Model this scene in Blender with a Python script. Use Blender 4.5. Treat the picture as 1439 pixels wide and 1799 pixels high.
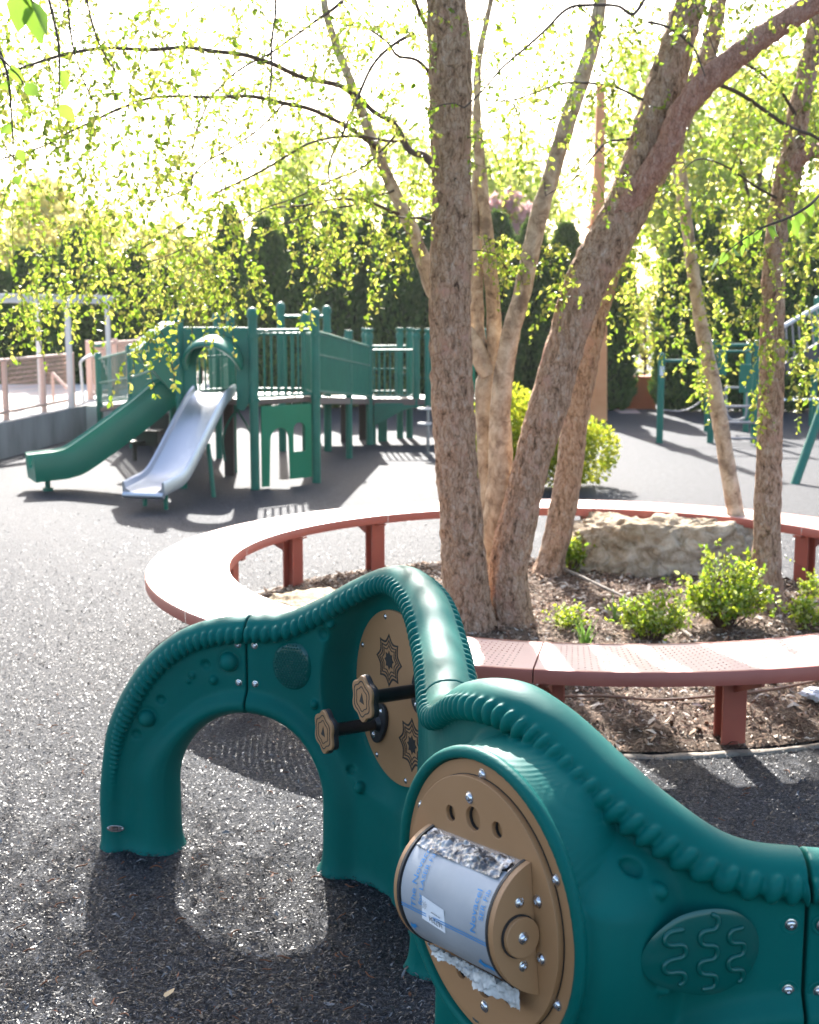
import bpy, bmesh, math, random
import numpy as np
from mathutils import Vector, Matrix, noise
for o in list(bpy.data.objects): bpy.data.objects.remove(o)
SC = bpy.context.scene
random.seed(7); RNG = np.random.default_rng(11)
R = math.radians
# ------------------------------------------------ camera
F, H, PITCH = 2300.0, 1.7, math.atan(350/2300.0)
cd = bpy.data.cameras.new('camera'); cam = bpy.data.objects.new('camera', cd)
SC.collection.objects.link(cam)
cam.location = (0, 0, H); cam.rotation_euler = (R(90)-PITCH, 0, 0)
cd.sensor_fit = 'VERTICAL'; cd.sensor_height = 36; cd.lens = F*36/1799
cd.clip_start = 0.05; cd.clip_end = 1200
cd.dof.use_dof = True; cd.dof.focus_distance = 3.1; cd.dof.aperture_fstop = 6.3
SC.camera = cam
# ------------------------------------------------ sky, sun, exposure
SUN_EL, SUN_AZ = 33.0, -5.8          # azimuth measured from +Y, negative = left of the view
w = bpy.data.worlds.new('World'); SC.world = w; w.use_nodes = True
nt = w.node_tree; bg = nt.nodes['Background']
sky = nt.nodes.new('ShaderNodeTexSky'); sky.sky_type = 'NISHITA'; sky.sun_disc = False
sky.sun_elevation = R(SUN_EL); sky.sun_rotation = R(SUN_AZ)
sky.air_density = 1.0; sky.dust_density = 3.0; sky.ozone_density = 1.0
nt.links.new(sky.outputs[0], bg.inputs[0]); bg.inputs[1].default_value = 0.125
sd = bpy.data.lights.new('sun', 'SUN'); sd.energy = 4.6; sd.angle = R(0.55); sd.color = (1, .965, .91)
so = bpy.data.objects.new('sun', sd); SC.collection.objects.link(so)
_d = Vector((math.sin(R(SUN_AZ))*math.cos(R(SUN_EL)), math.cos(R(SUN_AZ))*math.cos(R(SUN_EL)), math.sin(R(SUN_EL))))
so.rotation_euler = _d.to_track_quat('Z', 'Y').to_euler(); so.location = (-3, 30, 20)
SC.view_settings.view_transform = 'Standard'; SC.view_settings.look = 'None'
SC.view_settings.exposure = 2.05; SC.view_settings.gamma = 1
# ------------------------------------------------ helpers
def ray(px, py):
    a = (px-719.5)/F; b = (899.5-py)/F
    return np.array([a, math.cos(PITCH)+b*math.sin(PITCH), -math.sin(PITCH)+b*math.cos(PITCH)])
def at(px, py, y):                      # the world point seen at a photo pixel, y metres away
    r = ray(px, py); k = y/r[1]; return np.array([r[0]*k, y, r[2]*k+H])
def gz(px, py, z=0.0):                  # the same on a level plane
    r = ray(px, py); k = (z-H)/r[2]; return np.array([r[0]*k, r[1]*k, z])
ORG = {}
def link(o, parent=None):
    SC.collection.objects.link(o)
    if parent is not None: o.parent = parent
def tag(o, label=None, cat=None, group=None, kind=None):
    if label: o['label'] = label
    if cat: o['category'] = cat
    if group: o['group'] = group
    if kind: o['kind'] = kind
    elif cat: o['kind'] = 'thing'
    return o
def thing(name, loc, label, cat, group=None):
    o = bpy.data.objects.new(name, None); link(o); o.location = loc; o.empty_display_size = .1
    ORG[o.name] = np.array(loc, float); return tag(o, label, cat, group)
def mesh(name, V, Fc, mats, smooth=True, midx=None, uv=None):
    V = np.asarray(V, dtype=np.float32).reshape(-1, 3); me = bpy.data.meshes.new(name)
    me.vertices.add(len(V)); me.vertices.foreach_set('co', V.ravel())
    if isinstance(Fc, np.ndarray):
        n, k = Fc.shape; lp = Fc.ravel().astype(np.int32); st = np.arange(n, dtype=np.int32)*k; tot = np.full(n, k, np.int32)
    else:
        tot = np.array([len(f) for f in Fc], np.int32); lp = np.array([i for f in Fc for i in f], np.int32)
        st = np.concatenate([[0], np.cumsum(tot)[:-1]]).astype(np.int32)
    me.loops.add(len(lp)); me.loops.foreach_set('vertex_index', lp)
    me.polygons.add(len(tot)); me.polygons.foreach_set('loop_start', st); me.polygons.foreach_set('loop_total', tot)
    for m in (mats if isinstance(mats, (list, tuple)) else [mats]): me.materials.append(m)
    if midx is not None: me.polygons.foreach_set('material_index', np.asarray(midx, np.int32))
    if uv is not None:
        u = me.uv_layers.new(name='UVMap'); u.data.foreach_set('uv', np.asarray(uv, np.float32)[lp].ravel())
    me.update(calc_edges=True); me.validate()
    me.polygons.foreach_set('use_smooth', np.full(len(me.polygons), smooth, bool))
    return me
def obj(name, V, Fc, mats, parent=None, smooth=True, midx=None, uv=None, sharp=None):
    V = np.asarray(V, float).reshape(-1, 3)
    if parent is not None: V = V - ORG[parent.name]; og = ORG[parent.name]
    else: og = np.zeros(3)
    me = mesh(name, V, Fc, mats, smooth, midx, uv)
    if sharp: me.set_sharp_from_angle(angle=R(sharp))
    o = bpy.data.objects.new(name, me); link(o, parent); ORG[o.name] = og
    return o
def solo(name, V, Fc, mats, label, cat, group=None, base=None, **k):   # a thing that is one mesh
    V = np.asarray(V, float); b = np.array([V[:, 0].mean(), V[:, 1].mean(), V[:, 2].min()]) if base is None else np.array(base)
    o = obj(name, V-b, Fc, mats, None, **k); o.location = b; ORG[o.name] = b; return tag(o, label, cat, group)
def dup(root, loc=None, rz=None, label=None, scale=None):
    c = root.copy(); SC.collection.objects.link(c)
    def rec(a, b):
        for ch in [x for x in a.children]:
            d = ch.copy(); SC.collection.objects.link(d); d.parent = b; rec(ch, d)
    rec(root, c)
    if loc is not None: c.location = loc
    if rz is not None: c.rotation_euler = (0, 0, rz)
    if label: c['label'] = label
    if scale is not None: c.scale = scale
    return c
class MB:
    def __init__(s): s.V = []; s.F = []; s.n = 0
    def add(s, V, Fc):
        V = np.asarray(V, float).reshape(-1, 3); s.V.append(V); n = s.n
        s.F += [tuple(int(i)+n for i in f) for f in Fc]; s.n += len(V); return s
    def box(s, c, size, rz=0, ax=None):          # centre, full sizes; ax = 3 axis vectors
        c = np.array(c, float); h = np.array(size, float)/2
        if ax is None: ax = np.array([[math.cos(rz), math.sin(rz), 0], [-math.sin(rz), math.cos(rz), 0], [0, 0, 1]])
        ax = np.array(ax, float); b = min(h.min()*.3, .006)
        vs = []; 
        bm = bmesh.new(); bmesh.ops.create_cube(bm, size=2)
        for v in bm.verts: v.co = Vector((v.co.x*h[0], v.co.y*h[1], v.co.z*h[2]))
        bmesh.ops.bevel(bm, geom=bm.edges[:], offset=b, segments=1, profile=.5, affect='EDGES')
        bm.verts.ensure_lookup_table()
        V = np.array([v.co[:] for v in bm.verts]); Fc = [[v.index for v in f.verts] for f in bm.faces]; bm.free()
        return s.add(c+V@ax, Fc)
    def tube(s, P, r, seg=10, cap=True, flat=None):
        P = np.asarray(P, float); n = len(P); rr = np.full(n, r, float) if np.isscalar(r) else np.asarray(r, float)
        T = np.gradient(P, axis=0); T /= np.linalg.norm(T, axis=1)[:, None]+1e-12
        up = np.array([0, 0, 1.]) if abs(T[0, 2]) < .9 else np.array([0, 1., 0])
        N = np.cross(T[0], up); N /= np.linalg.norm(N); V = []
        a = np.arange(seg)*2*np.pi/seg
        for i in range(n):
            N = N-T[i]*(N@T[i]); N /= np.linalg.norm(N); B = np.cross(T[i], N)
            V.append(P[i]+rr[i]*(np.cos(a)[:, None]*N+np.sin(a)[:, None]*B))
        V = np.concatenate(V); Fc = []
        for i in range(n-1):
            for j in range(seg):
                k = (j+1) % seg; Fc.append((i*seg+j, i*seg+k, (i+1)*seg+k, (i+1)*seg+j))
        if cap: Fc.append(tuple(range(seg-1, -1, -1))); Fc.append(tuple((n-1)*seg+j for j in range(seg)))
        return s.add(V, Fc)
    def post(s, x, y, z0, z1, r, dome=True, seg=14):
        P = [(x, y, z0), (x, y, z1-r)]; rr = [r, r]
        if dome:
            for k in range(1, 6):
                a = k*math.pi/2/5; P.append((x, y, z1-r+r*math.sin(a))); rr.append(max(r*math.cos(a), .002))
        return s.tube(P, rr, seg)
    def sphere(s, c, r, sc=(1, 1, 1), ax=None, sub=2):
        bm = bmesh.new(); bmesh.ops.create_icosphere(bm, subdivisions=sub, radius=r)
        V = np.array([v.co[:] for v in bm.verts])*np.array(sc); Fc = [[v.index for v in f.verts] for f in bm.faces]; bm.free()
        if ax is not None: V = V@np.array(ax)
        return s.add(V+np.array(c), Fc)
    def obj(s, name, mat, parent=None, smooth=True, sharp=35, **k):
        return obj(name, np.concatenate(s.V), s.F, mat, parent, smooth, sharp=sharp, **k)
    def solo(s, name, mat, label, cat, group=None, **k):
        k.setdefault('sharp', 35); return solo(name, np.concatenate(s.V), s.F, mat, label, cat, group, **k)
def curve_mesh(cu):
    o = bpy.data.objects.new('tmp', cu); SC.collection.objects.link(o)
    dg = bpy.context.evaluated_depsgraph_get(); me = bpy.data.meshes.new_from_object(o.evaluated_get(dg))
    V = np.array([v.co[:] for v in me.vertices]).reshape(-1, 3); Fc = [tuple(p.vertices) for p in me.polygons]
    bpy.data.objects.remove(o); bpy.data.meshes.remove(me); bpy.data.curves.remove(cu); return V, Fc
def plate(loops, th, bevel=0.0):        # 2D loops (outer + holes) -> solid of thickness th, centred on w=0
    cu = bpy.data.curves.new('c', 'CURVE'); cu.dimensions = '2D'; cu.fill_mode = 'BOTH'
    cu.extrude = max(th/2-bevel, 0); cu.bevel_depth = bevel; cu.bevel_resolution = 1
    for L in loops:
        sp = cu.splines.new('POLY'); sp.points.add(len(L)-1); sp.use_cyclic_u = True
        for p, q in zip(sp.points, L): p.co = (q[0], q[1], 0, 1)
    return curve_mesh(cu)
def text_mesh(body, size, ext=0.0):
    cu = bpy.data.curves.new('t', 'FONT'); cu.body = body; cu.size = size; cu.extrude = ext
    cu.align_x = 'CENTER'; cu.align_y = 'CENTER'; return curve_mesh(cu)
def circ(cx, cy, r, n=40, r2=None):
    a = np.arange(n)*2*np.pi/n; return np.c_[cx+r*np.cos(a), cy+(r2 or r)*np.sin(a)]
def cr(P, n):                            # Catmull-Rom resample of rows
    P = np.asarray(P, float); Q = np.vstack([2*P[0]-P[1], P, 2*P[-1]-P[-2]]); out = []
    m = len(P)-1
    for u in np.linspace(0, m, n):
        i = min(int(u), m-1); t = u-i; a, b, c, d = Q[i], Q[i+1], Q[i+2], Q[i+3]
        out.append(.5*((2*b)+(c-a)*t+(2*a-5*b+4*c-d)*t*t+(3*b-a-3*c+d)*t**3))
    return np.array(out)
# ------------------------------------------------ materials
def mat(name, col=(.5, .5, .5), rough=.6, metal=0, spec=.5):
    m = bpy.data.materials.new(name); m.use_nodes = True; b = m.node_tree.nodes['Principled BSDF']
    b.inputs['Base Color'].default_value = (*col, 1); b.inputs['Roughness'].default_value = rough
    b.inputs['Metallic'].default_value = metal; b.inputs['Specular IOR Level'].default_value = spec
    return m
def nd(m, t, **k):
    n = m.node_tree.nodes.new(t)
    for a, v in k.items():
        if a in n.inputs.keys(): n.inputs[a].default_value = v
        else: setattr(n, a, v)
    return n
def lk(m, a, b): m.node_tree.links.new(a, b)
def coords(m, scale=(1, 1, 1), uv=False):
    tc = nd(m, 'ShaderNodeTexCoord'); mp = nd(m, 'ShaderNodeMapping'); mp.inputs['Scale'].default_value = scale
    lk(m, tc.outputs['UV' if uv else 'Object'], mp.inputs[0]); return mp.outputs[0]
def ramp(m, src, stops):
    r = nd(m, 'ShaderNodeValToRGB'); e = r.color_ramp.elements
    while len(e) < len(stops): e.new(.5)
    for q, (p, c) in zip(e, stops): q.position = p; q.color = (*c, 1) if len(c) == 3 else c
    lk(m, src, r.inputs[0]); return r.outputs[0]
def nz(m, co, scale, detail=4, rough=.55, dist=0):
    n = nd(m, 'ShaderNodeTexNoise'); n.inputs['Scale'].default_value = scale; n.inputs['Detail'].default_value = detail
    n.inputs['Roughness'].default_value = rough; n.inputs['Distortion'].default_value = dist
    if co is not None: lk(m, co, n.inputs['Vector'])
    return n.outputs[0]
def bump(m, h, strength=.3, dist=.01, prev=None):
    b = nd(m, 'ShaderNodeBump'); b.inputs['Strength'].default_value = strength; b.inputs['Distance'].default_value = dist
    lk(m, h, b.inputs['Height'])
    if prev is not None: lk(m, prev, b.inputs['Normal'])
    lk(m, b.outputs[0], m.node_tree.nodes['Principled BSDF'].inputs['Normal']); return b.outputs[0]
def setc(m, src, inp='Base Color'): lk(m, src, m.node_tree.nodes['Principled BSDF'].inputs[inp])
def varied(name, c1, c2, scale=8, rough=.6, r2=None, bs=.15, bd=.003, fine=250, metal=0, sc=(1, 1, 1), spec=.5):
    m = mat(name, c1, rough, metal, spec); co = coords(m, sc); a = nz(m, co, scale, 6, .6)
    setc(m, ramp(m, a, [(.32, c1), (.68, c2)]))
    if r2 is not None: setc(m, ramp(m, nz(m, co, scale*2.3, 5), [(.35, (rough,)*3), (.65, (r2,)*3)]), 'Roughness')
    if bs: bump(m, nz(m, co, fine, 3), bs, bd)
    return m
M = {}
M['teal'] = varied('teal_moulded_plastic', (.0, .096, .080), (.001, .114, .096), 3, .46, .58, .28, .0007, 420, spec=.10)
M['teal_gloss'] = mat('teal_gloss_plastic', (.0, .08, .066), .16, spec=.4)
M['tan'] = varied('tan_plastic_board', (.335, .175, .075), (.36, .19, .085), 5, .48, .55, .35, .0006, 500)
M['black'] = varied('black_rubber', (.012, .012, .013), (.02, .02, .02), 20, .45, .6, .2, .001, 300)
M['blacktube'] = mat('black_powder_tube', (.01, .01, .011), .28)
M['steel'] = mat('stainless_steel', (.62, .62, .63), .22, 1)
M['ink'] = mat('black_engraving', (.018, .016, .015), .6)
M['green'] = varied('green_powder_coat', (.0, .125, .078), (.002, .155, .10), 6, .38, .5, 0)
M['greenpanel'] = varied('green_panel_plastic', (.0, .19, .085), (.0, .21, .10), 3, .4, .5, 0)
M['slide'] = varied('green_slide_plastic', (.0, .15, .088), (.002, .175, .105), 3, .3, .42, 0)
# ================================================ ground
rub = mat('shredded_rubber', (.03, .03, .033), .72, 0, .13); _c = coords(rub, (1, 1, 1))
_a = nz(rub, _c, 75, 8, .9); _b = nz(rub, _c, 14, 9, .85)
mx = nd(rub, 'ShaderNodeMix', data_type='RGBA', blend_type='MULTIPLY'); mx.inputs[0].default_value = 1
lk(rub, ramp(rub, _a, [(.38, (.005, .0055, .0075)), (.5, (.020, .022, .027)), (.64, (.17, .175, .195))]), mx.inputs[6]); lk(rub, ramp(rub, _b, [(.36, (.55, .56, .6)), (.64, (1.5, 1.48, 1.45))]), mx.inputs[7]); setc(rub, mx.outputs[2])  # pale specks in the colour noise stand in for glints off the rubber
bump(rub, _a, .9, .01)
g = 400; n = 40
xs = np.sign(np.linspace(-1, 1, n))*np.abs(np.linspace(-1, 1, n))**3*g
V = [(x, y+8, 0) for x in xs for y in xs]; Fc = [(i*n+j, (i+1)*n+j, (i+1)*n+j+1, i*n+j+1) for i in range(n-1) for j in range(n-1)]
ground = obj('ground', V, Fc, rub); tag(ground, 'dark shredded rubber playground surface', None, kind='structure')
# loose shreds: small bent slivers lying on the surface (uncountable)
def slivers(P, L, Wd, tilt, seed, bend=.25):
    r = np.random.default_rng(seed); n = len(P); a = r.uniform(0, 2*np.pi, n); t = r.normal(0, tilt, n); L = L[:, None]; Wd = Wd[:, None]
    D = np.c_[np.cos(a)*np.cos(t), np.sin(a)*np.cos(t), np.sin(t)]; S = np.c_[-np.sin(a), np.cos(a), r.normal(0, .5, n)]; S /= np.linalg.norm(S, axis=1)[:, None]
    up = np.array([0, 0, 1.]); m = P+up*(L*bend*r.uniform(-.3, 1, (n, 1)))
    V = np.stack([P-D*L/2-S*Wd*.25, P-D*L/2+S*Wd*.25, m+S*Wd/2, m-S*Wd/2, P+D*L/2+S*Wd*.2, P+D*L/2-S*Wd*.2], 1).reshape(-1, 3)
    b = np.arange(n)[:, None]*6; return V, np.concatenate([b+[0, 1, 2, 3], b+[3, 2, 4, 5]])
def scatter(n, x0, x1, y0, y1, keep, seed):
    r = np.random.default_rng(seed); x = r.uniform(x0, x1, n*3); u = r.uniform(0, 1, n*3); y = 1/(1/y0+(1/y1-1/y0)*u) ; m = keep(x, y); return x[m][:n], y[m][:n]
BC = np.array([.885, 6.89]); BRO, BRI = 2.255, 1.835
_kr = np.random.default_rng(8)
def near_keep(x, y): return (np.abs(x) < y*.345+.15) & (np.hypot(x-BC[0], y-BC[1]) > 2.0) & (_kr.random(len(x)) < np.clip((12-y)/5, 0, 1)*np.clip(.45+.25*y/3, 0, 1))
x, y = scatter(270000, -4.2, 4.2, 2.7, 12.0, near_keep, 3); r_ = np.random.default_rng(5)
L_ = r_.lognormal(math.log(.0070), .45, len(x)).clip(.003, .03); W_ = L_*r_.uniform(.15, .4, len(x))
V, Fc = slivers(np.c_[x, y, r_.uniform(.0005, .011, len(x))], L_, W_, .35, 9)
sh = [mat('rubber_shred', (.004, .0045, .006), .42, 0, .5), mat('rubber_shred_grey', (.013, .014, .018), .45, 0, .5), mat('rubber_shred_pale', (.15, .152, .16), .6, 0, .3), mat('rubber_shred_brown', (.16, .06, .03), .7, 0, .2)]
mi = r_.choice(4, len(x), p=[.50, .37, .115, .015])
tag(obj('rubber_mulch', V, Fc, sh, midx=np.concatenate([mi, mi]), smooth=False), 'loose black rubber shreds lying over the near play surface', None, kind='stuff')
# planting bed in the ring of the bench
def pnoise(x, y, sc, seed=0): return noise.fractal(Vector((x*sc, y*sc, seed)), .9, 2, 4)
bedm = mat('bark_soil', (.12, .075, .05), .9, 0, .2); _c = coords(bedm); _a = nz(bedm, _c, 70, 6, .75)
setc(bedm, ramp(bedm, _a, [(.3, (.03, .019, .013)), (.5, (.13, .085, .058)), (.68, (.40, .31, .24))])); bump(bedm, _a, 1, .02)
V = []; nr, na = 34, 150
for i in range(nr+1):
    for j in range(na):
        r0 = 2.0*i/nr; t = 2*math.pi*j/na; x = BC[0]+r0*math.cos(t); y = BC[1]+r0*math.sin(t); e = min(1, (2.0-r0)/.3)
        V.append((x, y, .012+e*(.045+.03*pnoise(x, y, 1.7)+.012*pnoise(x, y, 9))))
def bedz(x, y):
    r0 = math.hypot(x-BC[0], y-BC[1]); e = min(1, max(0, (2.0-r0)/.3)); return .012+e*(.045+.03*pnoise(x, y, 1.7)+.012*pnoise(x, y, 9))
Fc = [(i*na+j, (i+1)*na+j, (i+1)*na+(j+1) % na, i*na+(j+1) % na) for i in range(nr) for j in range(na)]
tag(obj('planting_bed', V, Fc, bedm), 'round bed of soil and bark mulch inside the ring bench', None, kind='structure')
r_ = np.random.default_rng(21); n = 42000; rr = 2.0*np.sqrt(r_.uniform(0, 1, n)); tt = r_.uniform(0, 2*np.pi, n); x = BC[0]+rr*np.cos(tt); y = BC[1]+rr*np.sin(tt)
z = np.array([bedz(a, b) for a, b in zip(x, y)])+r_.uniform(0, .016, n)
L_ = r_.lognormal(math.log(.020), .5, n).clip(.006, .08); V, Fc = slivers(np.c_[x, y, z], L_, L_*r_.uniform(.12, .5, n), .35, 4)
ch = [mat('bark_chip', (.10, .055, .035), .85, 0, .2), mat('bark_chip_tan', (.33, .22, .15), .85, 0, .2), mat('bark_chip_pale', (.58, .50, .42), .85, 0, .2)]
mi = r_.choice(3, n, p=[.42, .38, .20])
tag(obj('bark_mulch', V, Fc, ch, midx=np.concatenate([mi, mi]), smooth=False), 'brown and tan bark chips and twigs covering the planting bed', None, kind='stuff')
conc = varied('edging_concrete', (.16, .13, .10), (.34, .29, .24), 12, .85, None, .4, .004, 120)
mb = MB(); P = [(BC[0]+2.035*math.cos(t)+.01*noise.noise(Vector((t*9, 0, 0))), BC[1]+2.035*math.sin(t), .012) for t in np.linspace(0, 2*np.pi, 241)]
V = []; Fc = []
for i, p in enumerate(P[:-1]):
    t = 2*math.pi*i/240; u = np.array([math.cos(t), math.sin(t), 0]); c = np.array([p[0], p[1], 0])
    for q, zz in ((-.022, -.02), (-.020, .006), (-.014, .011), (.012, .010), (.018, .005), (.022, -.02)): V.append(c+u*q+[0, 0, zz+.010*noise.noise(Vector((t*14, q*20, 3)))*1.3])
for i in range(240):
    for k in range(5): a = i*6+k; b = ((i+1) % 240)*6+k; Fc.append((a, b, b+1, a+1))
tag(obj('bed_kerb', V, Fc, conc, sharp=50), 'pale concrete edging round the planting bed', None, kind='structure')
# ================================================ foreground sensory wall
PC = np.array([(-1.5, 4.06), (-1.02, 4.04), (-.72, 4.01), (-.49, 3.96), (-.27, 3.89), (-.06, 3.74), (.03, 3.55), (.075, 3.28), (.088, 3.04), (.09, 2.95),
               (.10, 2.78), (.15, 2.55), (.2, 2.43), (.3, 2.32), (.39, 2.23), (.475, 2.18), (.57, 2.155), (.68, 2.145), (1.1, 2.14), (1.6, 2.15)])
_q = cr(PC, 1200); _L = np.concatenate([[0], np.cumsum(np.hypot(*np.diff(_q, axis=0).T))])
_u = np.arange(0, _L[-1], .005); _p = np.c_[np.interp(_u, _L, _q[:, 0]), np.interp(_u, _L, _q[:, 1])]
_k = np.exp(-np.linspace(-2.2, 2.2, 31)**2); _k /= _k.sum()
_pp = np.pad(_p, ((15, 15), (0, 0)), mode='reflect', reflect_type='odd')
_p = np.c_[np.convolve(_pp[:, 0], _k, 'valid'), np.convolve(_pp[:, 1], _k, 'valid')]
_T = np.gradient(_p, axis=0); _T /= np.linalg.norm(_T, axis=1)[:, None]
_u = np.concatenate([[0], np.cumsum(np.hypot(*np.diff(_p, axis=0).T))])
def s_at(x, y): return float(_u[np.argmin(np.hypot(_p[:, 0]-x, _p[:, 1]-y))])-S0
S0 = 0.0; S0 = s_at(-.49, 3.965)
def PT(s):
    s = np.asarray(s)+S0
    P = np.stack([np.interp(s, _u, _p[:, 0]), np.interp(s, _u, _p[:, 1])], -1)
    T = np.stack([np.interp(s, _u, _T[:, 0]), np.interp(s, _u, _T[:, 1])], -1); T /= np.linalg.norm(T, axis=-1)[..., None]
    return P, T, np.stack([-T[..., 1], T[..., 0]], -1)
def WW(s, t, z):
    P, T, N = PT(s); t = np.asarray(t)[..., None]; q = P+N*t
    return np.concatenate([q, np.broadcast_to(np.asarray(z, float)[..., None], q.shape[:-1]+(1,))], -1)
S_SAD = s_at(.088, 2.93); S_SM2 = s_at(.68, 2.147)
DISC = [dict(C=np.array([-.04, 3.67, .596]), a=R(61.4)), dict(C=np.array([.137, 2.262, .636]), a=R(57.8))]
DR = .255
for d in DISC:
    a = d['a']; d['T'] = np.array([math.cos(a), -math.sin(a), 0]); d['N'] = np.array([-math.sin(a), -math.cos(a), 0]); d['s'] = 0
    # the path parameter whose normal hits the disc centre
    P, T, N = PT(np.linspace(-.5, 3, 2000)); v = d['C'][:2]-P; al = np.abs((v*T).sum(-1)); al[np.hypot(*v.T) > .35] = 9
    d['s'] = float(np.linspace(-.5, 3, 2000)[np.argmin(al)])
TOP = np.array([(-.505, -.3), (-.507, 0), (-.51, .16), (-.487, .35), (-.458, .443), (-.408, .54), (-.34, .63), (-.25, .704), (-.14, .752), (0, .775), (.11, .788), (.23, .842),
                (.35, .91), (.47, .965), (.58, .985), (.72, .975), (.88, .945), (1.02, .905), (S_SAD, .862), (S_SAD+.15, .875), (S_SAD+.33, .955), (S_SAD+.5, 1.0), (S_SAD+.62, .982),
                (S_SM2-.34, .915), (S_SM2-.24, .862), (S_SM2-.12, .800), (S_SM2, .785), (S_SM2+.15, .775), (S_SM2+.4, .76), (S_SM2+.8, .75)])
TOPC = cr(TOP, 260); TOPL = np.concatenate([[0], np.cumsum(np.hypot(*np.diff(TOPC, axis=0).T))])
HOLES = [(0, .25), (S_SAD, .235), (S_SM2, .24)]
def field2(S, Z):
    best = np.full(S.shape, 9.); arc = np.zeros(S.shape)
    for i in range(len(TOPC)-1):
        a = TOPC[i]; d = TOPC[i+1]-a; L2 = d@d; u = np.clip(((S-a[0])*d[0]+(Z-a[1])*d[1])/L2, 0, 1)
        q = np.hypot(S-a[0]-u*d[0], Z-a[1]-u*d[1]); m = q < best; best[m] = q[m]; arc[m] = (TOPL[i]+u*math.sqrt(L2))[m]
    poly = np.vstack([TOPC, [TOPC[-1, 0], -2], [TOPC[0, 0], -2]]); ins = np.zeros(S.shape, bool)
    for i in range(len(poly)):
        x1, y1 = poly[i]; x2, y2 = poly[(i+1) % len(poly)]
        if y1 == y2: continue
        c = ((y1 > Z) != (y2 > Z)) & (S < (x2-x1)*(Z-y1)/(y2-y1)+x1); ins ^= c
    dO = np.where(ins, best, -best); dH = np.full(S.shape, 9.)
    for sk, wk in HOLES:
        zc = .465-wk; dH = np.minimum(dH, np.where(Z > zc, np.hypot(S-sk, Z-zc), np.abs(S-sk))-wk)
    return dO, arc, dH
def sstep(x, a, b):
    u = np.clip((x-a)/(b-a), 0, 1); return u*u*(3-2*u)
def tplane(d, S):
    P, T, N = PT(S); Nd = d['N'][:2]; return ((d['C'][:2]-P)@Nd)/(N@Nd)
def topz(S): return np.interp(S, TOPC[20:, 0], TOPC[20:, 1])
def tops(S): return 1/np.sqrt(1+((topz(S+.02)-topz(S-.02))/.04)**2)
def tfaces(S, Z):
    DO_ = (topz(S)-Z)*tops(S)
    tf = np.full(S.shape, -.043); tb = np.full(S.shape, .043)
    for k, d in enumerate(DISC):
        near = np.abs(S-d['s']) < .6
        tp = np.where(near, np.clip(tplane(d, np.where(near, S, d['s'])), -.4, .3), 0)
        P = WW(S, tp, Z); v = P-d['C']; r = np.hypot(v@d['T'], v[..., 2]); r = np.where(near, r, 9)
        if k == 0:
            wq = 1-sstep(r, .262, .345); tf = tf*(1-wq)+(tp+.008)*wq; tb = tb*(1-wq)+np.maximum(tp+.05, .02)*wq
        else:
            th = np.arctan2(v[..., 2], v@d['T']); end = .318+.17*(.5+.5*np.cos(th+.35))**2; wq = 1-np.clip((r-.272)/(end-.272), 0, 1); wq = wq*wq*(3-2*wq); wq = wq*np.maximum(sstep(DO_, .074, .15), 1-sstep(r, .272, .29)); tf = tf*(1-wq)+(tp+.016)*wq; tb = tb*(1-wq)+np.maximum(tp+.05, .043)*wq
        d['r'] = r; d['tp'] = tp
    return tf, tb
def smin(a, b, k):
    h = np.maximum(k-np.abs(a-b), 0)/k; return np.minimum(a, b)-h*h*k*.25
SURF = []; BUMPS = []   # (s, z, radius, +1 dome / -1 dimple), set below
def snets(D, org, h):
    ins = D < 0; c = ins[:-1, :-1, :-1].astype(np.int8).copy(); c[:] = 0
    sh = [(i, j, k) for i in (0, 1) for j in (0, 1) for k in (0, 1)]
    nx, ny, nz_ = [n-1 for n in D.shape]
    for i, j, k in sh: c += ins[i:nx+i, j:ny+j, k:nz_+k]
    act = np.argwhere((c > 0) & (c < 8)); vals = np.stack([D[act[:, 0]+i, act[:, 1]+j, act[:, 2]+k] for i, j, k in sh], 1)
    acc = np.zeros((len(act), 3)); cnt = np.zeros(len(act)); S_ = np.array(sh, float)
    for a in range(8):
        for b in range(a+1, 8):
            if abs(S_[a]-S_[b]).sum() != 1: continue
            m = (vals[:, a] < 0) != (vals[:, b] < 0); va = vals[m, a]; vb = vals[m, b]; t = va/(va-vb)
            acc[m] += S_[a]+t[:, None]*(S_[b]-S_[a]); cnt[m] += 1
    V = (act+acc/cnt[:, None])*h+np.array(org); idx = np.full((nx, ny, nz_), -1, np.int32); idx[act[:, 0], act[:, 1], act[:, 2]] = np.arange(len(act))
    Q = []
    for ax in range(3):
        a = np.moveaxis(ins, ax, 0); e = a[:-1] != a[1:]; ee = np.argwhere(e[:, 1:-1, 1:-1]); ee[:, 1:] += 1
        I = np.moveaxis(idx, ax, 0); i, j, k = ee.T
        q = np.stack([I[i, j-1, k-1], I[i, j, k-1], I[i, j, k], I[i, j-1, k]], 1)
        flip = a[:-1][i, j, k]; flip = ~flip if ax != 1 else flip
        q[flip] = q[flip][:, ::-1]; Q.append(q)
    return V, np.concatenate(Q)
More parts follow.
